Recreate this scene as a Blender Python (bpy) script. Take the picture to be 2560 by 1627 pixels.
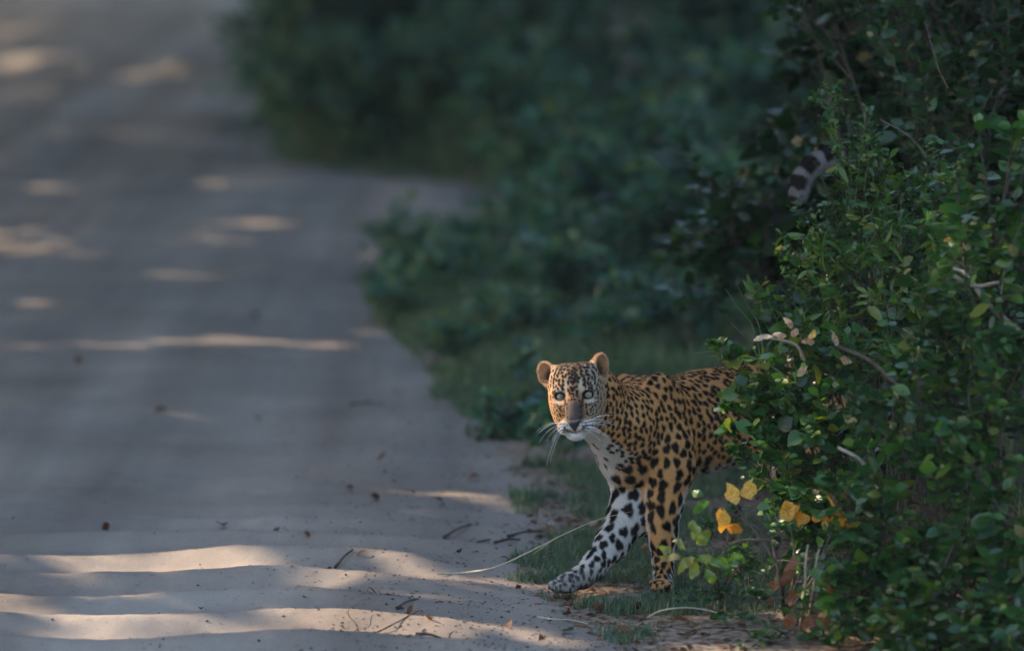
import bpy, math, random
import numpy as np
from mathutils import Vector, Matrix, kdtree

for o in list(bpy.data.objects):
    bpy.data.objects.remove(o, do_unlink=True)
scene = bpy.context.scene
COL = scene.collection
rng = np.random.default_rng(11)
random.seed(5)

# ------------------------------------------------------------------ camera
F_PX, CX, CY = 13280.0, 1280.0, 813.5          # focal length and centre in pixels of the 2560 px wide frame
CAM_H = 2.373
PITCH = math.atan((CY + 500.0) / F_PX)
SP, CP = math.sin(PITCH), math.cos(PITCH)
cam_data = bpy.data.cameras.new('camera')
cam = bpy.data.objects.new('camera', cam_data)
COL.objects.link(cam)
cam.location = (0, 0, CAM_H)
cam.rotation_euler = (math.pi / 2 - PITCH, 0, 0)
cam_data.sensor_width = 36.0
cam_data.lens = 36.0 * F_PX / 2560.0
cam_data.clip_start = 0.5
cam_data.clip_end = 2000
cam_data.dof.use_dof = True
cam_data.dof.focus_distance = 15.85
cam_data.dof.aperture_fstop = 1.9
scene.camera = cam

# ------------------------------------------------------------------ light
SUN = np.array([-0.80, 0.36, 0.56]); SUN /= np.linalg.norm(SUN)
SUN_EL = math.asin(SUN[2])
world = bpy.data.worlds.new('World')
scene.world = world
world.use_nodes = True
wn = world.node_tree.nodes
sky = wn.new('ShaderNodeTexSky')
sky.sky_type = 'NISHITA'
sky.sun_disc = False
sky.sun_elevation = SUN_EL
sky.sun_rotation = math.atan2(SUN[0], SUN[1])
sky.air_density = 1.0
sky.dust_density = 1.5
sky.ozone_density = 1.0
wn['Background'].inputs['Strength'].default_value = 0.10
world.node_tree.links.new(sky.outputs[0], wn['Background'].inputs['Color'])
sun_data = bpy.data.lights.new('sun', 'SUN')
sun_data.energy = 2.3
sun_data.angle = math.radians(0.55)
sun_data.color = (1.0, 0.81, 0.60)
sun_ob = bpy.data.objects.new('sun', sun_data)
COL.objects.link(sun_ob)
sun_ob.rotation_euler = Vector(SUN).to_track_quat('Z', 'Y').to_euler()
sun_ob.location = (-20, 10, 20)
scene.view_settings.view_transform = 'Standard'
scene.view_settings.look = 'None'
scene.view_settings.exposure = 2.35
scene.view_settings.gamma = 1.0
scene.cycles.use_denoising = True
scene.cycles.max_bounces = 5
scene.cycles.diffuse_bounces = 3
scene.cycles.glossy_bounces = 2
scene.cycles.transmission_bounces = 3
scene.cycles.caustics_reflective = False
scene.cycles.caustics_refractive = False
scene.cycles.use_adaptive_sampling = True
scene.cycles.adaptive_threshold = 0.02
scene.cycles.sample_clamp_indirect = 4.0


# ------------------------------------------------------------------ helpers
def W(px, py, d):
    """the point at depth d (metres along +Y) that the photograph shows at px, py"""
    x = (px - CX) / F_PX
    y = -(py - CY) / F_PX
    dy = y * SP + CP
    dz = y * CP - SP
    t = d / dy
    return np.array([x * t, d, CAM_H + dz * t])


def ground_at(px, py):
    """the point of the level ground that the photograph shows at px, py"""
    x = (px - CX) / F_PX
    y = -(py - CY) / F_PX
    dy = y * SP + CP
    dz = y * CP - SP
    t = -CAM_H / dz
    return np.array([x * t, dy * t, 0.0])


def link(o, parent=None):
    COL.objects.link(o)
    if parent is not None:
        o.parent = parent
    return o


def tag(o, label=None, cat=None, group=None, kind=None):
    if label: o['label'] = label
    if cat: o['category'] = cat
    if group: o['group'] = group
    if kind: o['kind'] = kind
    return o


def empty(name, loc=(0, 0, 0)):
    o = bpy.data.objects.new(name, None)
    o.location = loc
    o.empty_display_size = 0.1
    COL.objects.link(o)
    return o


def np_mesh(name, V, faces, mats=(), smooth=True, point_attrs=None, mat_idx=None):
    """faces: list of int arrays (n,3) or (n,4)"""
    me = bpy.data.meshes.new(name)
    V = np.asarray(V, dtype=np.float32)
    loops = []; starts = []; off = 0
    for f in faces:
        f = np.asarray(f, dtype=np.int32)
        if len(f) == 0: continue
        n, k = f.shape
        loops.append(f.ravel())
        starts.append(off + np.arange(n, dtype=np.int32) * k)
        off += n * k
    loops = np.concatenate(loops); starts = np.concatenate(starts)
    me.vertices.add(len(V)); me.vertices.foreach_set('co', V.ravel())
    me.loops.add(len(loops)); me.loops.foreach_set('vertex_index', loops)
    me.polygons.add(len(starts)); me.polygons.foreach_set('loop_start', starts)
    if mat_idx is not None:
        me.polygons.foreach_set('material_index', np.asarray(mat_idx, dtype=np.int32))
    me.update(calc_edges=True)
    me.polygons.foreach_set('use_smooth', np.full(len(starts), smooth, dtype=bool))
    for m in mats: me.materials.append(m)
    if point_attrs:
        for an, arr in point_attrs.items():
            arr = np.asarray(arr, dtype=np.float32)
            if arr.ndim == 1:
                a = me.attributes.new(an, 'FLOAT', 'POINT'); a.data.foreach_set('value', arr)
            else:
                a = me.attributes.new(an, 'FLOAT_COLOR', 'POINT'); a.data.foreach_set('color', arr.ravel())
    me.validate()
    return me


def mesh_ob(name, me, parent=None, loc=None):
    o = bpy.data.objects.new(name, me)
    link(o, parent)
    if loc is not None: o.location = loc
    return o


def smoothstep(a, b, x):
    t = np.clip((x - a) / (b - a), 0, 1)
    return t * t * (3 - 2 * t)


# value noise on arrays
_perm = np.random.default_rng(3).permutation(4096)
_vals = np.random.default_rng(4).random(4096)
def _hash3(i, j, k):
    return _vals[_perm[(_perm[(_perm[i & 4095] + j) & 4095] + k) & 4095]]
def vnoise(x, y, z=0.0):
    x = np.asarray(x, float); y = np.asarray(y, float); z = np.asarray(z, float) + np.zeros_like(x)
    xi = np.floor(x).astype(int); yi = np.floor(y).astype(int); zi = np.floor(z).astype(int)
    xf = x - xi; yf = y - yi; zf = z - zi
    u = xf * xf * (3 - 2 * xf); v = yf * yf * (3 - 2 * yf); w = zf * zf * (3 - 2 * zf)
    def L(a, b, t): return a + (b - a) * t
    return L(L(L(_hash3(xi, yi, zi), _hash3(xi + 1, yi, zi), u), L(_hash3(xi, yi + 1, zi), _hash3(xi + 1, yi + 1, zi), u), v),
             L(L(_hash3(xi, yi, zi + 1), _hash3(xi + 1, yi, zi + 1), u), L(_hash3(xi, yi + 1, zi + 1), _hash3(xi + 1, yi + 1, zi + 1), u), v), w)
def fbm(x, y, z=0.0, octaves=4):
    s = 0; a = 0.5; f = 1.0
    for k in range(octaves):
        s = s + a * vnoise(np.asarray(x) * f + 17 * k, np.asarray(y) * f + 5 * k, np.asarray(z) * f); a *= 0.5; f *= 2.03
    return s


# ------------------------------------------------------------------ materials
def new_mat(name):
    m = bpy.data.materials.new(name); m.use_nodes = True
    nt = m.node_tree
    b = nt.nodes['Principled BSDF']
    return m, nt, b


def ramp(nt, stops, fac=None):
    r = nt.nodes.new('ShaderNodeValToRGB')
    els = r.color_ramp.elements
    while len(els) < len(stops): els.new(0.5)
    for e, (p, c) in zip(els, stops):
        e.position = p; e.color = (*c, 1)
    if fac is not None: nt.links.new(fac, r.inputs[0])
    return r


def mat_leaf(name, stops, rough=0.38, trans=0.35, trans_gain=(1.5, 1.7, 0.6), spec=0.5, blotch=None):
    """leaf surface: own colour from the per-leaf 'tint' attribute, glossy cuticle, light shining through"""
    m, nt, b = new_mat(name)
    at = nt.nodes.new('ShaderNodeAttribute'); at.attribute_name = 'tint'
    r = ramp(nt, stops, at.outputs['Fac'])
    geo = nt.nodes.new('ShaderNodeTexCoord')
    nz = nt.nodes.new('ShaderNodeTexNoise'); nz.inputs['Scale'].default_value = 60
    nt.links.new(geo.outputs['Object'], nz.inputs['Vector'])
    mix = nt.nodes.new('ShaderNodeMixRGB'); mix.blend_type = 'MULTIPLY'; mix.inputs[0].default_value = 0.5
    nt.links.new(r.outputs[0], mix.inputs[1])
    rr = ramp(nt, [(0.3, (0.65, 0.65, 0.65)), (0.7, (1.15, 1.15, 1.1))], nz.outputs['Fac'])
    nt.links.new(rr.outputs[0], mix.inputs[2])
    if blotch:
        nb_ = nt.nodes.new('ShaderNodeTexNoise'); nb_.inputs['Scale'].default_value = 130; nb_.inputs['Detail'].default_value = 6; nb_.inputs['Roughness'].default_value = 0.7
        nt.links.new(geo.outputs['Object'], nb_.inputs['Vector'])
        rb = ramp(nt, [(0.36, blotch), (0.56, (1, 1, 1))], nb_.outputs['Fac'])
        m2 = nt.nodes.new('ShaderNodeMixRGB'); m2.blend_type = 'MULTIPLY'; m2.inputs[0].default_value = 0.9
        nt.links.new(mix.outputs[0], m2.inputs[1]); nt.links.new(rb.outputs[0], m2.inputs[2]); mix = m2
    nt.links.new(mix.outputs[0], b.inputs['Base Color'])
    b.inputs['Roughness'].default_value = rough
    b.inputs['Specular IOR Level'].default_value = spec
    tr = nt.nodes.new('ShaderNodeBsdfTranslucent')
    mg = nt.nodes.new('ShaderNodeMixRGB'); mg.blend_type = 'MULTIPLY'; mg.inputs[0].default_value = 1.0
    nt.links.new(mix.outputs[0], mg.inputs[1]); mg.inputs[2].default_value = (*trans_gain, 1)
    nt.links.new(mg.outputs[0], tr.inputs['Color'])
    ms = nt.nodes.new('ShaderNodeMixShader'); ms.inputs[0].default_value = trans
    nt.links.new(b.outputs[0], ms.inputs[1]); nt.links.new(tr.outputs[0], ms.inputs[2])
    nt.links.new(ms.outputs[0], nt.nodes['Material Output'].inputs['Surface'])
    return m


def mat_plain(name, c1, c2, scale=8.0, rough=0.8, bump=0.0, bscale=40.0, spec=0.3):
    m, nt, b = new_mat(name)
    tc = nt.nodes.new('ShaderNodeTexCoord')
    nz = nt.nodes.new('ShaderNodeTexNoise'); nz.inputs['Scale'].default_value = scale; nz.inputs['Detail'].default_value = 6
    nt.links.new(tc.outputs['Object'], nz.inputs['Vector'])
    r = ramp(nt, [(0.3, c1), (0.7, c2)], nz.outputs['Fac'])
    nt.links.new(r.outputs[0], b.inputs['Base Color'])
    b.inputs['Roughness'].default_value = rough
    b.inputs['Specular IOR Level'].default_value = spec
    if bump:
        n2 = nt.nodes.new('ShaderNodeTexNoise'); n2.inputs['Scale'].default_value = bscale; n2.inputs['Detail'].default_value = 8
        nt.links.new(tc.outputs['Object'], n2.inputs['Vector'])
        bp = nt.nodes.new('ShaderNodeBump'); bp.inputs['Strength'].default_value = bump; bp.inputs['Distance'].default_value = 0.02
        nt.links.new(n2.outputs['Fac'], bp.inputs['Height']); nt.links.new(bp.outputs[0], b.inputs['Normal'])
    return m
# ------------------------------------------------------------------ ground and sand track
_ED = np.array([14.0, 14.8, 15.4, 15.9, 16.6, 17.5, 18.3, 19.1, 20.0, 21.0, 22.5, 24.2, 26.3, 28.1, 29.7, 31.5, 33.2, 34.2, 35.0, 39.4, 45.0, 63.0, 100, 320])
_EX = np.array([0.55, 0.36, 0.20, 0.05, 0.10, 0.12, 0.08, 0.03, -0.08, -0.20, -0.34, -0.58, -0.71, -0.55, -0.25, 0.05, -0.15, -0.95, -1.48, -1.75, -2.03, -3.0, -6.0, -30.0])
def edge_x(y):
    return np.interp(y, _ED, _EX)
def bank(x, y):
    """height of the soil beside the track"""
    e = x - edge_x(y)
    right = 0.10 * smoothstep(0.15, 1.6, e) + 0.22 * smoothstep(1.2, 6.0, e)
    left = 0.22 * smoothstep(-7.4, -9.5, e)
    return right + left + 0.022 * (fbm(x * 2.3, y * 2.3) - 0.5)
def track(x, y):
    """height of the loose sand: wheel ruts and wind-worn ridges"""
    n = fbm(x * 0.9 + 3, y * 0.9)
    ridge_w = smoothstep(0.35, -0.45, x + 0.25 * np.sin(y * 2.1)) * smoothstep(19.0, 16.4, y)
    ph = y * 15.0 + 1.5 * np.sin(x * 2.0 + 0.6) + 2.6 * n + 0.8 * np.sin(x * 4.7 + y * 1.3)
    rid = np.sin(ph) * 0.5 + 0.5
    rid = rid ** 1.6
    small = fbm(x * 5, y * 7, 0, 4) - 0.5
    rut = -0.035 * np.exp(-((x + 1.0 + 0.15 * np.sin(y * 0.5)) / 0.35) ** 2) - 0.035 * np.exp(-((x + 2.9 + 0.15 * np.sin(y * 0.5)) / 0.35) ** 2)
    far_w = 0.012 * np.sin(y * 3.7 + 2.2 * np.sin(x * 1.1) + 5 * n) * smoothstep(16, 20, y)
    return 0.002 + 0.040 * rid * ridge_w * (0.55 + 0.9 * n) + rut * 0.5 + far_w + 0.020 * small + 0.008 * (fbm(x * 16, y * 16, 0, 3) - 0.5) + 0.05 * (n - 0.47)
def grid(xs, ys, hf):
    X, Y = np.meshgrid(xs, ys)
    Z = hf(X, Y)
    V = np.stack([X, Y, Z], -1).reshape(-1, 3)
    nx, ny = len(xs), len(ys)
    i = np.arange(ny - 1)[:, None] * nx + np.arange(nx - 1)[None, :]
    return V, np.stack([i, i + 1, i + nx + 1, i + nx], -1).reshape(-1, 4)
def geo_steps(a, b, s0, g):
    out = [a]; s = s0
    while out[-1] < b: out.append(out[-1] + s); s *= g
    return np.array(out)
xs = np.concatenate([-geo_steps(2.4, 160, 0.08, 1.12)[::-1], np.arange(-2.38, 0.9, 0.022), geo_steps(0.9, 160, 0.05, 1.10)])
ys = np.concatenate([-geo_steps(0.0, 60, 1.0, 1.2)[::-1][:-1], np.arange(0.0, 14.0, 0.5), np.arange(14.0, 18.4, 0.016), geo_steps(18.4, 330, 0.03, 1.022)])

m_soil, nt, b = new_mat('leaf-strewn soil')
tc = nt.nodes.new('ShaderNodeTexCoord')
n1 = nt.nodes.new('ShaderNodeTexNoise'); n1.inputs['Scale'].default_value = 2.2; n1.inputs['Detail'].default_value = 10; n1.inputs['Roughness'].default_value = 0.65
n2 = nt.nodes.new('ShaderNodeTexNoise'); n2.inputs['Scale'].default_value = 34; n2.inputs['Detail'].default_value = 8
nt.links.new(tc.outputs['Object'], n1.inputs['Vector']); nt.links.new(tc.outputs['Object'], n2.inputs['Vector'])
r1 = ramp(nt, [(0.30, (0.055, 0.043, 0.030)), (0.5, (0.12, 0.095, 0.070)), (0.72, (0.22, 0.18, 0.14))], n1.outputs['Fac'])
r2 = ramp(nt, [(0.35, (0.45, 0.42, 0.40)), (0.65, (1.2, 1.15, 1.1))], n2.outputs['Fac'])
sa = nt.nodes.new('ShaderNodeAttribute'); sa.attribute_name = 'sandy'
ms_ = nt.nodes.new('ShaderNodeMixRGB'); nt.links.new(sa.outputs['Fac'], ms_.inputs[0]); nt.links.new(r1.outputs[0], ms_.inputs[1]); ms_.inputs[2].default_value = (0.33, 0.265, 0.205, 1)
mx = nt.nodes.new('ShaderNodeMixRGB'); mx.blend_type = 'MULTIPLY'; mx.inputs[0].default_value = 1
nt.links.new(ms_.outputs[0], mx.inputs[1]); nt.links.new(r2.outputs[0], mx.inputs[2]); nt.links.new(mx.outputs[0], b.inputs['Base Color'])
b.inputs['Roughness'].default_value = 0.95; b.inputs['Specular IOR Level'].default_value = 0.1
bp = nt.nodes.new('ShaderNodeBump'); bp.inputs['Strength'].default_value = 0.8; bp.inputs['Distance'].default_value = 0.02
nt.links.new(n2.outputs['Fac'], bp.inputs['Height']); nt.links.new(bp.outputs[0], b.inputs['Normal'])

m_sand, nt, b = new_mat('fine pale sand')
tc = nt.nodes.new('ShaderNodeTexCoord')
n1 = nt.nodes.new('ShaderNodeTexNoise'); n1.inputs['Scale'].default_value = 1.3; n1.inputs['Detail'].default_value = 8
n2 = nt.nodes.new('ShaderNodeTexNoise'); n2.inputs['Scale'].default_value = 260; n2.inputs['Detail'].default_value = 4
n3 = nt.nodes.new('ShaderNodeTexNoise'); n3.inputs['Scale'].default_value = 26; n3.inputs['Detail'].default_value = 9; n3.inputs['Roughness'].default_value = 0.7
for n in (n1, n2, n3): nt.links.new(tc.outputs['Object'], n.inputs['Vector'])
r1 = ramp(nt, [(0.30, (0.285, 0.235, 0.195)), (0.70, (0.385, 0.325, 0.270))], n1.outputs['Fac'])
r2 = ramp(nt, [(0.30, (0.82, 0.82, 0.82)), (0.70, (1.10, 1.10, 1.10))], n2.outputs['Fac'])
r3 = ramp(nt, [(0.26, (0.62, 0.60, 0.58)), (0.42, (1.0, 1.0, 1.0))], n3.outputs['Fac'])
mx = nt.nodes.new('ShaderNodeMixRGB'); mx.blend_type = 'MULTIPLY'; mx.inputs[0].default_value = 1
mx2 = nt.nodes.new('ShaderNodeMixRGB'); mx2.blend_type = 'MULTIPLY'; mx2.inputs[0].default_value = 1
mpn = nt.nodes.new('ShaderNodeMapping'); mpn.inputs['Scale'].default_value = (2.6, 0.10, 1.0); nt.links.new(tc.outputs['Object'], mpn.inputs['Vector'])
n4 = nt.nodes.new('ShaderNodeTexNoise'); n4.inputs['Scale'].default_value = 1.0; n4.inputs['Detail'].default_value = 5; nt.links.new(mpn.outputs[0], n4.inputs['Vector'])
r4 = ramp(nt, [(0.35, (0.74, 0.72, 0.71)), (0.62, (1.06, 1.05, 1.04))], n4.outputs['Fac'])
mx3 = nt.nodes.new('ShaderNodeMixRGB'); mx3.blend_type = 'MULTIPLY'; mx3.inputs[0].default_value = 1
nt.links.new(r1.outputs[0], mx.inputs[1]); nt.links.new(r2.outputs[0], mx.inputs[2])
nt.links.new(mx.outputs[0], mx2.inputs[1]); nt.links.new(r3.outputs[0], mx2.inputs[2]); nt.links.new(mx2.outputs[0], mx3.inputs[1]); nt.links.new(r4.outputs[0], mx3.inputs[2]); nt.links.new(mx3.outputs[0], b.inputs['Base Color'])
b.inputs['Roughness'].default_value = 0.95; b.inputs['Specular IOR Level'].default_value = 0.08
bp = nt.nodes.new('ShaderNodeBump'); bp.inputs['Strength'].default_value = 0.35; bp.inputs['Distance'].default_value = 0.010
nt.links.new(n3.outputs['Fac'], bp.inputs['Height'])
bp2 = nt.nodes.new('ShaderNodeBump'); bp2.inputs['Strength'].default_value = 0.25; bp2.inputs['Distance'].default_value = 0.003
nt.links.new(n2.outputs['Fac'], bp2.inputs['Height']); nt.links.new(bp.outputs[0], bp2.inputs['Normal']); nt.links.new(bp2.outputs[0], b.inputs['Normal'])

def edge_noise(x, y):
    return 0.42 * (fbm(x * 3.1 + 7, y * 1.7) - 0.5) + 0.12 * (fbm(x * 14, y * 14) - 0.5)
def in_track(x, y):
    """> 0 on the sand"""
    e = edge_x(y) - x + edge_noise(x, y)
    return np.minimum(e, 7.6 - e)
def soil_z(X, Y):
    return bank(X, Y) - 0.14 * smoothstep(0.0, 0.35, in_track(X, Y)) - 0.016
def sand_z(X, Y):
    t = in_track(X, Y)
    return track(X, Y) * smoothstep(-0.25, 0.3, t) + 0.02 * smoothstep(0.0, 0.5, t) - 0.10 * smoothstep(0.05, -0.40, t) - 0.012
def ground_z(x, y):
    return float(max(soil_z(np.array(x), np.array(y)), sand_z(np.array(x), np.array(y))))
def ground_zs(x, y):
    return np.maximum(soil_z(x, y), sand_z(x, y))
V, Q = grid(xs, ys, soil_z)
_e = V[:, 0] - edge_x(V[:, 1])
sandy = np.clip(smoothstep(1.1, 0.05, _e + 0.9 * (fbm(V[:, 0] * 2.0, V[:, 1] * 2.0) - 0.5)) + 0.7 * smoothstep(0.52, 0.70, fbm(V[:, 0] * 0.8 + 9, V[:, 1] * 0.5)) * (_e < 4), 0, 1)
tag(mesh_ob('ground', np_mesh('ground', V, [Q], [m_soil], True, {'sandy': sandy})), kind='structure')
V, Q = grid(xs, ys, sand_z)
keep = in_track(V[:, 0], V[:, 1]) > -0.5
Q = Q[keep[Q].all(1)]
used = np.unique(Q); remap = np.full(len(V), -1); remap[used] = np.arange(len(used))
tag(mesh_ob('sand_track', np_mesh('sand_track', V[used], [remap[Q]], [m_sand])), kind='structure')

# ------------------------------------------------------------------ foliage tools
def tube_mesh(name, polylines, radii, mats, sides=5, point_attrs=None):
    """polylines: list of (n,3); radii: list of (n,)"""
    V = []; Fq = []; off = 0
    for P, R in zip(polylines, radii):
        P = np.asarray(P, float); n = len(P)
        T = np.gradient(P, axis=0); T /= np.linalg.norm(T, axis=1)[:, None] + 1e-12
        ref = np.array([0.31, 0.17, 0.93]) if abs(T[0] @ np.array([0.31, 0.17, 0.93])) < 0.9 else np.array([0.9, 0.3, 0.1])
        U = np.cross(T, ref); U /= np.linalg.norm(U, axis=1)[:, None] + 1e-12
        Bn = np.cross(T, U)
        a = np.arange(sides) * 2 * math.pi / sides
        ring = P[:, None, :] + np.asarray(R)[:, None, None] * (np.cos(a)[None, :, None] * U[:, None, :] + np.sin(a)[None, :, None] * Bn[:, None, :])
        V.append(ring.reshape(-1, 3))
        i = np.arange(n - 1)[:, None] * sides; j = np.arange(sides)[None, :]; j2 = (j + 1) % sides
        Fq.append((np.stack([i + j, i + j2, i + sides + j2, i + sides + j], -1).reshape(-1, 4) + off))
        off += n * sides
    return np_mesh(name, np.concatenate(V), [np.concatenate(Fq)], mats, True, point_attrs)

# leaf outlines: length along +x, folded along the midrib, tip drooping
def leaf_template(wid, fold=0.25, droop=0.12, n=3, tipp=0.85):
    V = [(0, 0, 0)]; xs_ = np.linspace(0, 1, n + 2)[1:-1]
    for x in xs_:
        w = wid * math.sin(math.pi * x ** tipp) ** 0.8
        z = -droop * x * x
        V += [(x, w, z + fold * w), (x, 0, z), (x, -w, z + fold * w)]
    V.append((1, 0, -droop))
    Ft, Fq = [], []
    Ft += [(0, 2, 1), (0, 3, 2)]
    for k in range(n - 1):
        a = 1 + 3 * k; c = a + 3
        Fq += [(a, a + 1, c + 1, c), (a + 1, a + 2, c + 2, c + 1)]
    a = 1 + 3 * (n - 1); t = len(V) - 1
    Ft += [(a, a + 1, t), (a + 1, a + 2, t)]
    return np.array(V, float), np.array(Fq, int).reshape(-1, 4), np.array(Ft, int)
OVAL = leaf_template(0.30, 0.22, 0.12, 3, 0.85)
ROUND = leaf_template(0.40, 0.18, 0.10, 3, 0.9)
NARROW = leaf_template(0.17, 0.25, 0.20, 3, 0.8)
SIMPLE = leaf_template(0.33, 0.22, 0.10, 1, 0.85)

def leaf_frames(D, Nrm, roll=None):
    """rows x (along D), y, z (near Nrm)"""
    X = D / (np.linalg.norm(D, axis=1)[:, None] + 1e-9)
    Z = Nrm - X * (Nrm * X).sum(1)[:, None]; Z /= np.linalg.norm(Z, axis=1)[:, None] + 1e-9
    Y = np.cross(Z, X)
    return np.stack([X, Y, Z], 1)
def leaves_mesh(name, P, Fr, S, tint, tmpl, mat):
    T, Fq, Ft = tmpl
    n, m = len(P), len(T)
    V = P[:, None, :] + S[:, None, None] * np.einsum('mk,nkd->nmd', T, Fr)
    off = (np.arange(n) * m)[:, None, None]
    faces = []
    if len(Fq): faces.append((Fq[None] + off).reshape(-1, 4))
    faces.append((Ft[None] + off).reshape(-1, 3))
    return np_mesh(name, V.reshape(-1, 3), faces, [mat], True, {'tint': np.repeat(tint, m)})

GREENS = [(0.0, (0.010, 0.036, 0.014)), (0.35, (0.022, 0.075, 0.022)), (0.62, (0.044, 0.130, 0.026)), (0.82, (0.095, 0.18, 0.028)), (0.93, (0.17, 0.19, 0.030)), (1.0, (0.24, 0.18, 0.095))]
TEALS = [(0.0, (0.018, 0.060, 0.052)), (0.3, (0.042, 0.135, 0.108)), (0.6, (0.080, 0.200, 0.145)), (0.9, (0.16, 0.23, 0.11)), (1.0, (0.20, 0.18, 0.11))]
M_LEAF = mat_leaf('shrub leaf', GREENS, 0.34, 0.32, spec=0.55)
M_LEAF_FAR = mat_leaf('undergrowth leaf', TEALS, 0.38, 0.35)
M_DRY = mat_leaf('dead leaf', [(0.0, (0.10, 0.045, 0.022)), (0.4, (0.20, 0.085, 0.035)), (0.7, (0.30, 0.17, 0.09)), (1.0, (0.48, 0.38, 0.28))], 0.6, 0.15, (1.4, 1.0, 0.6), 0.3, (0.45, 0.36, 0.3))
M_YELLOW = mat_leaf('yellowed leaf', [(0.0, (0.50, 0.19, 0.020)), (0.5, (0.78, 0.42, 0.035)), (1.0, (0.85, 0.58, 0.17))], 0.5, 0.40, (1.2, 1.05, 0.5), 0.35, (0.66, 0.46, 0.25))
M_BARK = mat_plain('twig bark', (0.055, 0.042, 0.032), (0.13, 0.10, 0.078), 30, 0.85, 0.4, 120)
M_BARK_PALE = mat_plain('pale dry twig', (0.26, 0.21, 0.16), (0.42, 0.36, 0.29), 30, 0.85, 0.4, 120)
M_GREEN_STEM = mat_plain('green shoot', (0.06, 0.085, 0.03), (0.12, 0.14, 0.06), 30, 0.6)
M_STRAW = mat_plain('straw', (0.42, 0.36, 0.25), (0.60, 0.54, 0.42), 40, 0.7)
# a dozen leaf shapes and tints that single leaves share
LEAF_BANK = {}
def leaf_bank(tmpl_name, tmpl, mat, key):
    if (tmpl_name, key) not in LEAF_BANK:
        out = []
        r = np.random.default_rng(hash(tmpl_name) % 1000 if False else len(LEAF_BANK) + 40)
        for k in range(12):
            t = np.clip((k + 0.5) / 12 * 0.94 + 0.02, 0, 1)
            T = tmpl[0].copy()
            T[:, 1] *= r.uniform(0.85, 1.15); T[:, 2] *= r.uniform(0.4, 2.0); T[:, 2] += 0.05 * r.normal() * T[:, 0] ** 2 * 2
            T[:, 1] += r.normal(0, 0.06) * T[:, 0] ** 2
            fs = ([tmpl[1]] if len(tmpl[1]) else []) + [tmpl[2]]
            out.append((t, np_mesh('leaf', T, fs, [mat], True, {'tint': np.full(len(T), t)})))
        LEAF_BANK[(tmpl_name, key)] = out
    return LEAF_BANK[(tmpl_name, key)]
def leaf_objects(parent, loc, P, Fr, S, tint, tmpl_name, tmpl, mat, key):
    bankm = leaf_bank(tmpl_name, tmpl, mat, key)
    ts = np.array([b_[0] for b_ in bankm])
    for i in range(len(P)):
        me = bankm[int(np.argmin(np.abs(ts - tint[i])))][1]
        o = bpy.data.objects.new('leaf', me)
        COL.objects.link(o); o.parent = parent
        A = Fr[i] * S[i]; p = P[i] - loc
        o.matrix_local = Matrix(((A[0][0], A[1][0], A[2][0], p[0]), (A[0][1], A[1][1], A[2][1], p[1]), (A[0][2], A[1][2], A[2][2], p[2]), (0, 0, 0, 1)))

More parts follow.
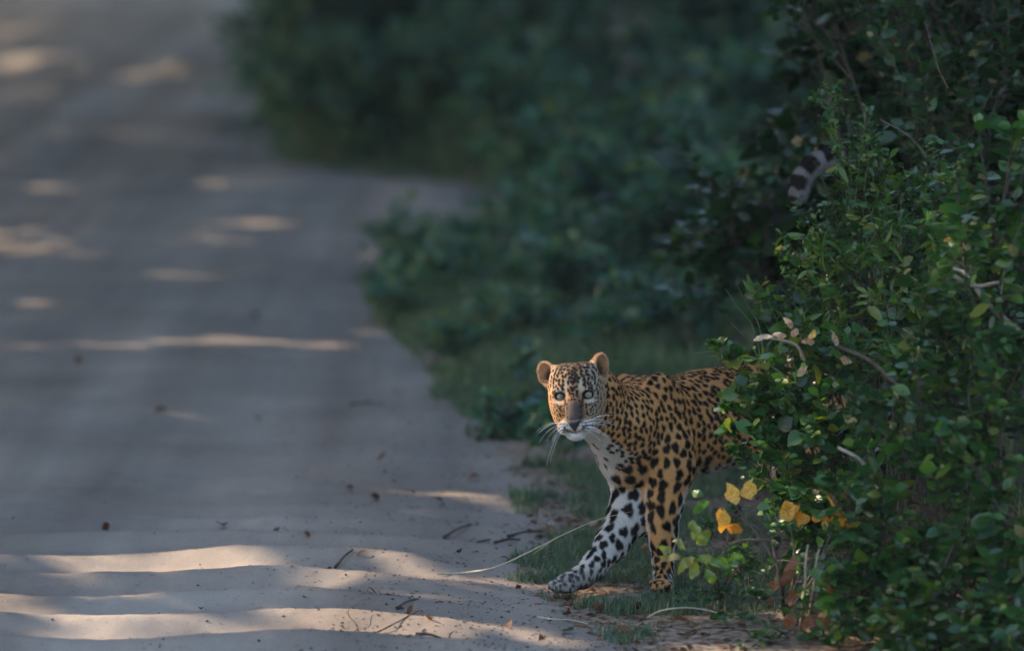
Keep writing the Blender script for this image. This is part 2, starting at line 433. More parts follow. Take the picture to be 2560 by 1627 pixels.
def bezier(a, b, c, n):
    t = np.linspace(0, 1, n)[:, None]
    return (1 - t) ** 2 * a + 2 * t * (1 - t) * b + t * t * c
def shrub(name, label, base, lobes, leaf_len, tint_rng, seed, cat='shrub', group=None, tmpl=OVAL, tmpl_name='oval', mat=None, mkey='g',
          twigs=12, per_twig=9, single=0, bark=None, up_bias=0.35, stem_r=0.012, twig_r=0.0022, gloss_flat=0.6, sub=3):
    """stems run from the foot to every lobe; twigs fan out of the lobe; leaves sit along the twigs.
    lobes: (x, y, z, radius[, leaf scale])"""
    mat = mat or M_LEAF; bark = bark or M_BARK
    r = np.random.default_rng(seed)
    base = np.asarray(base, float)
    root = empty(name, tuple(base))
    tag(root, label, cat, group)
    LP, LD, LN, LS = [], [], [], []
    for li, lb in enumerate(lobes):
        c = np.array(lb[:3], float); R = lb[3]; ls = lb[4] if len(lb) > 4 else 1.0
        st = base + np.append(r.normal(0, 0.06, 2), -0.05)
        mid = (st * 0.45 + c * 0.55); mid[2] = st[2] + (c[2] - st[2]) * 0.72; mid += r.normal(0, 0.05, 3)
        stem = bezier(st, mid, c, 9)
        pl = [stem]; rl = [np.linspace(stem_r, stem_r * 0.35, 9) * (0.35 + R)]
        nt_ = max(4, int(twigs * (R / 0.25) ** 1.2))
        for k in range(nt_):
            d = r.normal(0, 1, 3); d[2] += up_bias * 1.5; d /= np.linalg.norm(d)
            s0 = stem[r.integers(5, 9)]
            L = R * r.uniform(0.65, 1.25)
            e = c + d * L
            m_ = (s0 + e) / 2 + r.normal(0, 0.12 * R, 3) + np.array([0, 0, 0.12 * R])
            tw = bezier(s0, m_, e, 7)
            pl.append(tw); rl.append(np.linspace(twig_r * 1.6, twig_r * 0.5, 7))
            shoots = [(tw, per_twig)]
            for q in range(sub):
                t0 = r.uniform(0.3, 0.9); a = tw[int(t0 * 6)]
                d2 = d * 0.6 + r.normal(0, 0.6, 3) + np.array([0, 0, 0.15]); d2 /= np.linalg.norm(d2)
                e2 = a + d2 * L * r.uniform(0.25, 0.55)
                tw2 = bezier(a, (a + e2) / 2 + r.normal(0, 0.04 * R, 3), e2, 5)
                pl.append(tw2); rl.append(np.linspace(twig_r * 0.9, twig_r * 0.4, 5)); shoots.append((tw2, max(3, per_twig * 2 // 3)))
            for tw_, npt in shoots:
                ts = np.clip(np.linspace(0.25, 1.0, npt) + r.normal(0, 0.02, npt), 0, 1)
                f = ts * (len(tw_) - 1); i0 = np.minimum(f.astype(int), len(tw_) - 2)
                ax_ = tw_[i0 + 1] - tw_[i0]
                p = tw_[i0] + ax_ * (f - i0)[:, None]
                ax_ = ax_ / (np.sqrt((ax_ ** 2).sum(1)) + 1e-9)[:, None]
                side = np.stack([ax_[:, 1], -ax_[:, 0], np.zeros(npt)], -1); side /= (np.sqrt((side ** 2).sum(1)) + 1e-9)[:, None]
                alt = np.where(np.arange(npt) % 2, 0.9, -0.9)[:, None]
                rn = r.normal(0, 1, (npt, 6))
                LP.append(p); LD.append(ax_ * 0.55 + side * alt + rn[:, :3] * 0.35); LN.append(ax_ * 0.2 + rn[:, 3:] * 0.55 + np.array([0, 0, gloss_flat]))
                LS.append(leaf_len * ls * r.uniform(0.50, 1.15, npt) * np.where(r.random(npt) < 0.13, 1.7, 1.0) * (0.75 + 0.25 * (1 - ts)))
        mesh_ob('branch', tube_mesh('branch', [p_ - base for p_ in pl], rl, [bark], 4), root)
    LP = np.concatenate(LP); LD = np.concatenate(LD); LN = np.concatenate(LN); LS = np.concatenate(LS)
    tint = np.clip(r.normal(tint_rng[0], tint_rng[1], len(LP)), 0, 0.92)
    tint = np.where(r.random(len(LP)) < 0.02, 0.98, tint)
    Fr = leaf_frames(LD, LN)
    sel = np.zeros(len(LP), bool)
    if single:
        face = np.abs((Fr[:, 2] * np.array([0, -1, 0.12])).sum(1))
        px = CX + LP[:, 0] / LP[:, 1] * F_PX
        infr = (px > 0) & (px < 2560) & (LP[:, 2] > 0.0)
        score = LS * (0.25 + face) * infr - 0.02 * (LP[:, 1] - LP[:, 1].min())
        sel[np.argsort(-score)[:single]] = True
        leaf_objects(root, base, LP[sel], Fr[sel], LS[sel], tint[sel], tmpl_name, tmpl, mat, mkey)
    f = mesh_ob('foliage', leaves_mesh('foliage', LP[~sel] - base, Fr[~sel], LS[~sel], tint[~sel], tmpl, mat), root)
    f['kind'] = 'stuff'
    return root

# ------------------------------------------------------------------ the tree line left of the track: its crowns shade the scene, its gaps let the sun through
SPOTS = []   # (point, rx, ry): where the sun reaches
for px, py, w_, h_ in ((90, 235, 110, 34), (60, 155, 190, 40), (20, 378, 70, 36), (660, 165, 70, 26), (400, 190, 110, 24), (560, 50, 70, 22), (612, 412, 130, 18), (640, 466, 140, 18), (470, 456, 80, 20),
                       (250, 550, 100, 36), (230, 638, 110, 34), (690, 556, 230, 34), (540, 596, 90, 24), (110, 767, 200, 26), (745, 808, 130, 22), (612, 854, 76, 24), (820, 858, 260, 20), (960, 835, 120, 20), (350, 856, 250, 20),
                       (470, 1036, 120, 12), (1000, 632, 80, 14), (820, 1176, 120, 16), (1330, 1262, 130, 16), (1190, 1302, 120, 14), (1080, 1226, 170, 12), (130, 460, 190, 16), (400, 165, 90, 18), (690, 20, 60, 18),
                       (130, 1408, 330, 34), (430, 1424, 330, 40), (620, 1402, 120, 16), (180, 1450, 150, 22), (460, 1488, 330, 26), (120, 1540, 250, 34), (300, 1585, 260, 26), (90, 1600, 220, 30), (740, 1412, 90, 10), (780, 1440, 120, 14),
                       (1180, 1456, 420, 24), (1060, 1492, 150, 12), (880, 1560, 220, 30), (1180, 1590, 330, 26), (1400, 1600, 230, 22), (760, 1608, 160, 30), (540, 1560, 150, 16), (640, 1615, 200, 20), (20, 1490, 90, 20)):
    g = ground_at(px, py)
    ga = ground_at(px, py - h_ / 2); gb = ground_at(px, py + h_ / 2)
    SPOTS.append((g, max(0.5 * w_ * g[1] / F_PX, 0.06), max(0.5 * abs(ga[1] - gb[1]), 0.06)))
SPOTS.append((W(1385, 960, 15.70), 0.26, 0.30))
for k in range(46):
    g = ground_at(float(rng.uniform(-20, 720)), float(rng.uniform(15, 1020) ** 1.0))
    rr_ = float(rng.uniform(0.05, 0.16)) * (g[1] / 30) ** 0.5
    SPOTS.append((g, rr_ * 1.3, rr_ * 1.5))
for px, py, d, rr_ in ((1840, 1255, 15.0, 0.09), (1930, 835, 15.25, 0.10), (2330, 610, 14.95, 0.03), (1880, 940, 15.6, 0.06), (2100, 690, 15.9, 0.03), (2440, 560, 14.9, 0.02), (1360, 290, 31.5, 0.12), (1090, 130, 42.0, 0.2), (1620, 1085, 15.88, 0.03), (1690, 1390, 14.85, 0.05)):
    SPOTS.append((W(px, py, d), rr_ + 0.12, rr_ + 0.15))
M_CANOPY = mat_leaf('canopy leaf', [(0.0, (0.020, 0.045, 0.016)), (1.0, (0.05, 0.095, 0.03))], 0.45, 0.15)
M_TRUNK = mat_plain('tree bark', (0.06, 0.048, 0.038), (0.14, 0.11, 0.085), 6, 0.9, 0.7, 14)
def shade_tree(x, y, label, seed, over=0.0, zc=6.4, rx=3.4, rz=5.2, n=14500, h0=1.3):
    r = np.random.default_rng(seed)
    root = empty('shade_tree', (x, y, ground_z(x, y)))
    tag(root, label, 'tree', 'trees lining the left side of the track')
    loc = np.array(root.location)
    tr = [bezier(np.array([0, 0, -0.3]), np.array([r.normal(0, .3), r.normal(0, .3), 3.0]), np.array([r.normal(0, .4), r.normal(0, .4), 8.5]), 10)]
    rl = [np.linspace(0.26, 0.06, 10)]
    for k in range(16):
        a = r.uniform(0, 6.28); z0 = r.uniform(1.8, 7.5); s = tr[0][int(z0 / 8.5 * 9)]
        e = s + np.array([math.cos(a) * r.uniform(1.2, 2.3), math.sin(a) * r.uniform(1.2, 2.3), r.uniform(0.3, 1.8)])
        tr.append(bezier(s, (s + e) / 2 + np.array([0, 0, 0.3]), e, 6)); rl.append(np.linspace(0.075, 0.015, 6))
    if over:
        for k in range(5):
            s = tr[0][int(r.integers(5, 9))]; e = np.array([1.5 + over * r.uniform(0.8, 1.8), r.normal(0, 1.6), 7.6 + r.normal(0, 0.5)])
            tr.append(bezier(s, (s + e) / 2 + np.array([0, 0, 0.9]), e, 8)); rl.append(np.linspace(0.11, 0.02, 8))
    mesh_ob('trunk', tube_mesh('trunk', tr, rl, [M_TRUNK], 7), root)
    # clumps through the crown
    nc = 150
    d = r.normal(0, 1, (nc, 3)); d /= np.linalg.norm(d, axis=1)[:, None]
    cc = d * (r.random((nc, 1)) ** 0.45) * np.array([rx, rx, rz]) + np.array([0, 0, zc])
    ci = r.integers(0, nc, n)
    P = cc[ci] + r.normal(0, 0.42, (n, 3))
    P = P[(P[:, 2] > h0)]
    if over:  # overhanging clumps added to darken the left and far track
        no = 6500
        d = r.normal(0, 1, (60, 3)); d /= np.linalg.norm(d, axis=1)[:, None]
        co = d * (r.random((60, 1)) ** 0.4) * np.array([over, 2.8, 1.3]) + np.array([1.5 + over, 0, 7.6])
        P = np.concatenate([P, co[r.integers(0, 60, no)] + r.normal(0, 0.40, (no, 3))])
    n = len(P)
    wp = P + loc
    ok = np.ones(n, bool)
    for g, ax_, ay_ in SPOTS:
        mg = 0.19 if (-0.35 < g[0] < 0.4 and g[1] < 20 and g[2] < 0.1) else 0.11 if g[1] < 18 else 0.075
        pr = wp - SUN * ((wp[:, 2] - g[2]) / SUN[2])[:, None]
        ok &= ((pr[:, 0] - g[0]) / (ax_ + mg)) ** 2 + ((pr[:, 1] - g[1]) / (ay_ + mg)) ** 2 > 1
    P = P[ok]; n = len(P)
    D = r.normal(0, 1, (n, 3)) + np.array([0, 0, -0.3]); N = r.normal(0, 0.6, (n, 3)) + SUN * 0.9
    me = leaves_mesh('crown', P, leaf_frames(D, N), r.uniform(0.20, 0.34, n), r.random(n), SIMPLE, M_CANOPY)
    c = mesh_ob('crown', me, root); c['kind'] = 'stuff'
for k, y in enumerate(np.arange(13.0, 77, 4.0)):
    shade_tree(-9.0 + 0.5 * math.sin(k * 2.3), y, 'tall broad-leaved tree lining the far left side of the sandy track', 300 + k, over=0.0 if y < 19 else 3.0 if y < 30 else 3.5)
# ------------------------------------------------------------------ dark trees behind the bush on the right
def px_lobes(L):
    out = []
    for l in L:
        px, py, d, rp = l[:4]
        p = W(px, py, d)
        out.append((p[0], p[1], p[2], rp * d / F_PX) + tuple(l[4:5]))
    return out
def gz(p):
    return (p[0], p[1], ground_z(p[0], p[1]))
def dark_tree(x, y, label, seed, zc=4.6, rx=2.6, rz=3.6, n=9000, h0=1.0, h1=0.5):
    r = np.random.default_rng(seed)
    root = empty('forest_tree', (x, y, ground_z(x, y)))
    tag(root, label, 'tree', 'forest trees behind the bush')
    tr = [bezier(np.array([0, 0, -0.3]), np.array([r.normal(0, .3), r.normal(0, .3), 2.0]), np.array([r.normal(0, .4), r.normal(0, .4), 6.0]), 10)]
    rl = [np.linspace(0.15, 0.04, 10)]
    for k in range(16):
        a = r.uniform(0, 6.28); z0 = r.uniform(0.8, 5.2); s = tr[0][int(z0 / 6.0 * 9)]
        e = s + np.array([math.cos(a) * r.uniform(0.9, 2.0), math.sin(a) * r.uniform(0.9, 2.0), r.uniform(0.1, 1.2)])
        tr.append(bezier(s, (s + e) / 2 + np.array([0, 0, 0.25]), e, 6)); rl.append(np.linspace(0.05, 0.01, 6))
    mesh_ob('trunk', tube_mesh('trunk', tr, rl, [M_TRUNK], 7), root)
    nc = 160
    d = r.normal(0, 1, (nc, 3)); d /= np.linalg.norm(d, axis=1)[:, None]
    cc = d * (r.random((nc, 1)) ** 0.4) * np.array([rx, rx, rz]) + np.array([0, 0, zc])
    P = cc[r.integers(0, nc, n)] + r.normal(0, 0.32, (n, 3))
    P = P[P[:, 2] > h0 - h1 * np.hypot(P[:, 0], P[:, 1]) / rx]
    n = len(P)
    D = r.normal(0, 1, (n, 3)) + np.array([0, 0, -0.3]); N = r.normal(0, 0.6, (n, 3)) + np.array([0, 0, 0.8])
    c = mesh_ob('crown', leaves_mesh('crown', P, leaf_frames(D, N), r.uniform(0.10, 0.20, n), np.clip(r.normal(0.35, 0.25, n), 0, 0.9), SIMPLE, M_LEAF_FAR), root); c['kind'] = 'stuff'
for k, (x, y, lab) in enumerate(((4.3, 19.5, 'dark tree closing the top right corner above the bush'), (4.7, 25.0, 'dark tree behind the black top right corner'), (5.0, 31.0, 'dark tree standing deep in the upper right forest'),
                                 (4.4, 36.0, 'dark tree at the upper right, left of the corner trees'), (3.2, 45.0, 'dark tree high in the middle of the forest edge'), (5.6, 44.0, 'farthest dark tree at the upper right'),
                                 (1.6, 56.0, 'dark green tree at the top of the picture, middle of the forest edge'), (-0.4, 68.0, 'green tree at the very top beside the bend of the track'))):
    dark_tree(x, y, lab, 600 + k)
dark_tree(3.9, 17.6, 'added tree out of view that keeps sky light off the upper right bush', 640, zc=4.8, rx=2.4, rz=2.6, n=9000, h0=2.5, h1=0.0)  # unseen crown added to block the sky above the dark bush
dark_tree(3.7, 14.2, 'added tree out of view that darkens the lower right corner of the bush', 641, zc=5.0, rx=2.3, rz=2.4, n=8000, h0=2.8, h1=0.0)  # second unseen crown, added to darken the lower right

# ------------------------------------------------------------------ shrubs behind the leopard (out of focus)
BACK = [  # px, py of the foot, height, spread, tint, label
    (1500, 945, 0.26, 0.26, .45, 'blurred low weed clump right behind the leopard\'s head'),
    (1330, 1010, 0.20, 0.20, .50, 'small blurred green plant left of the leopard\'s whiskers'),
    (1400, 1150, 0.22, 0.17, .40, 'dark green blurred plant under the leopard\'s chin'),
    (1240, 1085, 0.10, 0.09, .40, 'single dark blurred seedling on the sand left of the leopard'),
    (1660, 930, 0.30, 0.34, .35, 'blurred grey-green weed clump behind the leopard\'s shoulders'),
    (1820, 900, 0.40, 0.40, .40, 'dark teal leafy shrub behind the leopard\'s back'),
    (1270, 900, 0.24, 0.30, .55, 'blurred pale green weed clump at the edge of the sand above the leopard\'s ears'),
    (1120, 900, 0.16, 0.24, .60, 'low blurred tuft where the sand meets the verge'),
    (1420, 830, 0.28, 0.36, .40, 'blurred weed clump above the leopard\'s head'),
    (1600, 800, 0.34, 0.40, .30, 'blurred grey twiggy shrub above the leopard\'s shoulders'),
    (1770, 790, 0.50, 0.42, .45, 'teal-leaved shrub left of the sharp bush'),
    (1030, 800, 0.28, 0.34, .55, 'blurred green grass-like clump jutting into the track'),
    (1180, 760, 0.34, 0.42, .50, 'blurred mid-green shrub at the verge, left of centre'),
    (1340, 720, 0.34, 0.45, .40, 'blurred dark green shrub in the middle of the verge'),
    (1000, 690, 0.34, 0.36, .55, 'rounded blurred bush at the bulge of the track edge'),
    (1500, 680, 0.42, 0.50, .30, 'dusky blurred shrub in the centre of the picture'),
    (1680, 660, 0.50, 0.52, .35, 'dusky blurred shrub right of centre'),
    (1150, 640, 0.20, 0.40, .45, 'blurred shrub below the sandy inlet'),
    (1400, 570, 0.55, 0.55, .45, 'green blurred shrub at the right end of the sandy inlet'),
    (1480, 560, 0.60, 0.60, .50, 'leafy blurred shrub with bright green sprigs in mid picture'),
    (1700, 560, 0.75, 0.70, .35, 'dark blurred shrub between the inlet and the sharp bush'),
    (1900, 560, 0.85, 0.75, .35, 'dark teal shrub just behind the leopard\'s tail'),
    (1280, 470, 0.85, 0.80, .40, 'dark blurred bush behind the sandy inlet'),
    (1500, 450, 1.20, 0.95, .35, 'tall dark blurred bush above the middle of the picture'),
    (1760, 440, 1.40, 1.00, .28, 'tall nearly black bush left of the leopard\'s tail'),
    (800, 398, 0.85, 0.70, .50, 'blurred green bush at the corner where the track narrows'),
    (960, 402, 0.95, 0.75, .50, 'blurred green bush above the sandy inlet, second from the track'),
    (1120, 415, 1.00, 0.80, .45, 'blurred bush above the right half of the sandy inlet'),
    (770, 300, 1.10, 0.80, .55, 'blurred bush beside the upper track edge'),
    (930, 310, 1.30, 0.95, .50, 'tall blurred green bush left of the dark hollow'),
    (1120, 320, 1.60, 1.10, .40, 'tall blurred dark bush around the black hollow at the top'),
    (1380, 330, 1.90, 1.20, .38, 'tall blurred bush with a pale sprig at upper centre'),
    (1650, 330, 2.10, 1.30, .28, 'tall black-green bush at upper right of centre'),
    (1950, 360, 2.10, 1.30, .25, 'tall black-green bush above the leopard\'s tail'),
    (730, 180, 1.60, 1.00, .50, 'blurred green bush at the top edge beside the track'),
    (860, 170, 2.00, 1.30, .48, 'large blurred green bush at the top left of the verge'),
    (1060, 170, 2.40, 1.50, .38, 'large dark bush at the top, left of the hollow'),
    (730, 60, 2.20, 1.40, .50, 'farthest green bush where the track leaves the picture'),
]
for k, (px, py, h, sp, tn, lab) in enumerate(BACK):
    g = ground_at(px, py); g = np.array(gz(g)); d = g[1]
    r = np.random.default_rng(900 + k)
    if px > 1250 and h < 0.55 and py < 950: h *= 1.35
    lobes = []
    nl = 4 if sp < 0.3 else 6
    for j in range(nl):
        a = r.uniform(0, 6.28); q = r.uniform(0.1, 0.7) * sp
        zc = h * r.uniform(0.40, 0.72)
        lobes.append((g[0] + math.cos(a) * q, g[1] + math.sin(a) * q, g[2] + zc, max(0.10, min(h, sp) * r.uniform(0.36, 0.6))))
    big = h > 0.55
    tw = 9 if big else 9
    lf = 0.060 if not big else 0.085 if h < 1.3 else 0.11
    mt = M_LEAF_FAR
    R0 = np.mean([l[3] for l in lobes])
    shrub('verge_shrub', lab, g, lobes, lf, (tn + 0.05, 0.30), 1000 + k, 'shrub', 'blurred shrubs along the verge', SIMPLE, 'simple', mt, 'far',
          twigs=int((13 if h < 0.55 and px > 1250 else 13) / max(1.0, (R0 / 0.25) ** 0.9)), per_twig=7 if not big else 11, bark=M_BARK, stem_r=0.008 if not big else 0.014, twig_r=0.0025 if not big else 0.004, sub=3 if not big else 4)

# dense thicket that closes the view behind the bush
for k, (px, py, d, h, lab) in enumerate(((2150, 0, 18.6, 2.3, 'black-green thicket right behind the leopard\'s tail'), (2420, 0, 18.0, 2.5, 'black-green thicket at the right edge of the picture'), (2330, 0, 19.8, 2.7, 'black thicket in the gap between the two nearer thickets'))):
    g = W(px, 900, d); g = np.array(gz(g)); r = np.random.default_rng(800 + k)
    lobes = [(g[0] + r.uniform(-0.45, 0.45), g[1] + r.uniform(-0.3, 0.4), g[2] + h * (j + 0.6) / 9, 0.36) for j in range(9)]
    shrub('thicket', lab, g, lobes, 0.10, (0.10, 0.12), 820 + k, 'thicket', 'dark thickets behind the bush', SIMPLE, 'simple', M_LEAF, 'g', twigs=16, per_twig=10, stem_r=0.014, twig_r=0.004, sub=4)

for k, (x, y, h, lab) in enumerate(((2.75, 14.2, 1.5, 'leafy shrub just beyond the right edge, nearest the camera'), (3.0, 16.2, 1.7, 'leafy shrub just beyond the right edge beside the sharp bush'), (3.3, 18.4, 1.9, 'leafy shrub beyond the right edge behind the sharp bush'), (2.6, 22.5, 1.8, 'leafy shrub hidden behind the dark thickets'), (3.9, 13.0, 1.3, 'low shrub standing apart beyond the lower right corner'))):
    g = np.array([x, y, ground_z(x, y)]); r = np.random.default_rng(860 + k)
    lobes = [(g[0] + r.uniform(-0.45, 0.45), g[1] + r.uniform(-0.45, 0.45), g[2] + h * (j + 0.7) / 8, 0.34) for j in range(7)]
    shrub('edge_shrub', lab, g, lobes, 0.085, (0.35, 0.25), 870 + k, 'shrub', 'shrubs beyond the right edge', SIMPLE, 'simple', M_LEAF, 'g', twigs=10, per_twig=9, stem_r=0.012, twig_r=0.003, sub=3)

# ------------------------------------------------------------------ the bush the leopard steps out of
foot = np.array(gz(ground_at(2290, 1440)))
shrub('leafy_bush', 'sharp green bush with small leaves covering the leopard\'s hindquarters and tail base', foot, px_lobes([
    (2072, 262, 16.35, 74, .60), (2130, 300, 16.3, 80, .6), (2175, 380, 16.25, 105, .75), (2130, 420, 16.3, 44, .7), (2105, 470, 16.2, 92, .7), (2035, 545, 16.15, 74, .62), (2130, 600, 16.1, 125, .8), (2012, 650, 16.05, 84, .7),
    (1945, 706, 16.0, 46, .62), (2100, 750, 16.0, 130, .9), (2000, 790, 16.0, 84, .8), (2240, 500, 16.15, 140, .85), (2270, 670, 16.0, 150, .9), (2210, 830, 15.95, 150, .95), (2340, 520, 16.1, 150, .9), (2060, 870, 15.95, 100, .9), (2380, 760, 16.0, 160, .9)]),
      0.040, (0.50, 0.22), 31, 'bush', None, OVAL, 'oval', M_LEAF, 'g', twigs=21, per_twig=10, single=300, stem_r=0.010, twig_r=0.0017, sub=4)
foot = np.array(gz(ground_at(2130, 1505)))
shrub('glossy_bush', 'bright glossy round-leaved sprays hanging across the leopard\'s flank', foot, px_lobes([
    (1862, 930, 15.62, 66, 1.0), (1915, 985, 15.58, 84, 1.0), (1838, 1030, 15.60, 44, .9), (1965, 890, 15.58, 92, 1.0), (2010, 1030, 15.5, 110, 1.0), (1905, 1080, 15.5, 64, .9), (2085, 930, 15.5, 130, 1.0), (1815, 1085, 15.6, 34, .85), (1960, 1130, 15.45, 80, .9), (2090, 1090, 15.4, 130, 1.0),
    (1800, 905, 15.64, 40, 1.0), (2060, 1180, 15.4, 110, .9), (1905, 1180, 15.4, 60, .85), (1985, 1230, 15.35, 80, .9), (2100, 1290, 15.3, 110, .9), (2000, 1350, 15.3, 90, .85)]),
      0.046, (0.56, 0.20), 33, 'bush', None, ROUND, 'round', M_LEAF, 'g', twigs=20, per_twig=8, single=300, stem_r=0.007, twig_r=0.0018, sub=4)
foot = np.array(gz(ground_at(2200, 1470)))
shrub('narrow_leaved_shrub', 'lighter yellow-green sprigs with narrow leaves threaded through the sharp bush', foot, px_lobes([
    (2120, 300, 16.2, 60, .7), (2160, 480, 16.1, 90, .8), (1990, 610, 15.95, 70, .75), (2090, 660, 15.85, 100, .9), (1925, 760, 15.85, 60, .8), (2190, 580, 15.9, 110, 1.0), (2330, 640, 15.3, 130, 1.1), (2250, 760, 15.6, 120, 1.0), (2420, 560, 15.2, 120, 1.1), (2030, 830, 15.7, 80, .9), (2150, 880, 15.5, 100, 1.0), (2320, 930, 15.1, 120, 1.1), (2440, 800, 15.0, 130, 1.1)]),
      0.055, (0.74, 0.14), 43, 'shrub', None, NARROW, 'narrow', M_LEAF, 'g', twigs=9, per_twig=9, single=200, stem_r=0.006, twig_r=0.0015, bark=M_GREEN_STEM, sub=3, gloss_flat=0.4)
foot = np.array(gz(ground_at(2480, 1610)))
shrub('foreground_bush', 'dim out-of-focus bush filling the lower right corner', foot, px_lobes([
    (2400, 600, 14.9, 150, 1.0), (2500, 760, 14.75, 180, 1.0), (2350, 830, 14.85, 150, 1.0), (2250, 1000, 14.85, 140, 1.0), (2430, 1030, 14.7, 190, 1.0), (2290, 1190, 14.7, 160, 1.0), (2500, 1280, 14.55, 190, 1.0), (2180, 1340, 14.75, 130, .9), (2350, 1440, 14.55, 180, 1.0), (2090, 1260, 14.85, 100, .8), (2520, 1540, 14.4, 180, 1.0), (2200, 1520, 14.6, 140, .9), (2520, 420, 14.9, 150, 1.0), (2100, 1480, 14.7, 110, .9), (2420, 1590, 14.4, 150, 1.0), (2060, 1400, 14.8, 90, .85), (2300, 1600, 14.45, 130, .9), (2240, 1420, 14.7, 130, .9), (2130, 1580, 14.6, 90, .8)]),
      0.058, (0.50, 0.22), 35, 'bush', None, OVAL, 'oval', M_LEAF, 'g', twigs=16, per_twig=9, single=300, stem_r=0.012, twig_r=0.0026, sub=3)
foot = np.array(gz(ground_at(2420, 1330)))
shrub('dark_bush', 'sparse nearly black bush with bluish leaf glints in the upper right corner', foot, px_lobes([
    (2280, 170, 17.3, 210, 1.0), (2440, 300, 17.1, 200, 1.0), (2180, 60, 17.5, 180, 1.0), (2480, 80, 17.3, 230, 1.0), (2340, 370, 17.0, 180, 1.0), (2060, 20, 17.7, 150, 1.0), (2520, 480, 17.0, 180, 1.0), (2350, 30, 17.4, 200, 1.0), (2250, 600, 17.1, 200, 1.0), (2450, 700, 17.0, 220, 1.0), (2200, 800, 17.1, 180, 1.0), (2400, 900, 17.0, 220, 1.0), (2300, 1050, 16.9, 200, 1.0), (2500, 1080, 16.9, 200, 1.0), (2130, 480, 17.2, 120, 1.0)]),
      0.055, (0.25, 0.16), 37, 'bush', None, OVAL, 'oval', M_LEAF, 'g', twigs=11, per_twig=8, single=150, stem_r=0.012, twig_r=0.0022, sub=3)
foot = np.array(gz(ground_at(1900, 1475)))
shrub('ground_plant', 'low dull-green plant behind the yellow leaves at the bush foot', foot, px_lobes([
    (1850, 1430, 15.3, 60, .8), (1960, 1400, 15.2, 80, .9), (2040, 1460, 15.1, 80, .9), (1900, 1500, 15.1, 60, .8), (1780, 1490, 15.2, 44, .7), (1870, 1370, 15.3, 60, .8), (1800, 1420, 15.3, 44, .75), (1960, 1330, 15.3, 70, .85), (1765, 1335, 15.55, 34, .7), (1830, 1295, 15.5, 44, .8), (1745, 1420, 15.45, 36, .7), (1705, 1490, 15.2, 30, .65), (1830, 1540, 15.0, 44, .7)]),
      0.034, (0.40, 0.2), 39, 'plant', None, OVAL, 'oval', M_LEAF, 'g', twigs=16, per_twig=7, single=60, stem_r=0.004, twig_r=0.0015, sub=2)
foot = np.array(gz(ground_at(2150, 1560)))
shrub('low_plant', 'dark low plant with brownish leaves along the bottom edge', foot, px_lobes([
    (1990, 1560, 14.8, 70, .9), (2120, 1590, 14.7, 80, .9), (2260, 1600, 14.6, 90, .9), (1880, 1590, 14.8, 40, .7)]),
      0.040, (0.45, 0.3), 41, 'plant', None, OVAL, 'oval', M_LEAF, 'g', twigs=16, per_twig=7, single=60, stem_r=0.004, twig_r=0.0016, sub=2)
# ------------------------------------------------------------------ leopard
# implicit surface (smooth union of tapered capsules and ellipsoids) -> one continuous skin by surface nets
HA = math.radians(45)
HEAD_DIR = np.array([-math.cos(HA), -math.sin(HA), 0.0])
LEFT_DIR = np.array([math.sin(HA), -math.cos(HA), 0.0])
B0 = np.array([0.412, 16.05, 0.0])
def BL(s, l, z):
    return B0 + s * HEAD_DIR + l * LEFT_DIR + np.array([0, 0, z])

PRIMS = []    # dict(kind, data, k, part, bbox)
def caps(a, b, ra, rb, k=0.03, part='trunk', sub=False):
    a = np.asarray(a, float); b = np.asarray(b, float); r = max(ra, rb)
    PRIMS.append(dict(t='c', a=a, b=b, ra=ra, rb=rb, k=k, part=part, sub=sub, lo=np.minimum(a, b) - r, hi=np.maximum(a, b) + r))
def ell(c, M, r, k=0.03, part='trunk', sub=False):
    """M: rows are the local axes in world space, r the three radii"""
    c = np.asarray(c, float); M = np.asarray(M, float); r = np.asarray(r, float)
    ext = np.sqrt(((M * r[:, None]) ** 2).sum(0))
    PRIMS.append(dict(t='e', c=c, M=M, r=r, k=k, part=part, sub=sub, lo=c - ext, hi=c + ext))
def chain(pts, rads, k=0.03, part='trunk'):
    for i in range(len(pts) - 1):
        caps(pts[i], pts[i + 1], rads[i], rads[i + 1], k, part)
def sdf(p, P):
    if p['t'] == 'c':
        ba = p['b'] - p['a']; pa = P - p['a']
        h = np.clip((pa @ ba) / (ba @ ba), 0, 1)
        return np.linalg.norm(pa - h[..., None] * ba, axis=-1) - (p['ra'] + (p['rb'] - p['ra']) * h)
    q = (P - p['c']) @ p['M'].T
    k0 = np.linalg.norm(q / p['r'], axis=-1); k1 = np.linalg.norm(q / p['r'] ** 2, axis=-1)
    return k0 * (k0 - 1.0) / np.maximum(k1, 1e-9)
def field(P, prims):
    d = np.full(P.shape[:-1], 1.0)
    for p in prims:
        e = sdf(p, P); k = p['k']
        if p['sub']:
            e = -e
            h = np.maximum(k - np.abs(d - e), 0) / k
            d = np.maximum(d, e) + h * h * k * 0.25
        else:
            h = np.maximum(k - np.abs(d - e), 0) / k
            d = np.minimum(d, e) - h * h * k * 0.25
    return d

BM = np.array([HEAD_DIR, LEFT_DIR, [0, 0, 1.0]])
# trunk
ell(BL(0.02, 0, 0.468), BM, (0.17, 0.118, 0.158), 0.05)
ell(BL(-0.16, 0, 0.467), BM, (0.20, 0.125, 0.146), 0.08)
ell(BL(-0.34, 0, 0.482), BM, (0.24, 0.126, 0.150), 0.08)
ell(BL(-0.55, 0, 0.505), BM, (0.22, 0.110, 0.130), 0.08)
ell(BL(-0.74, 0, 0.500), BM, (0.16, 0.108, 0.135), 0.08)
ell(BL(0.085, -0.01, 0.405), BM, (0.065, 0.085, 0.10), 0.06)
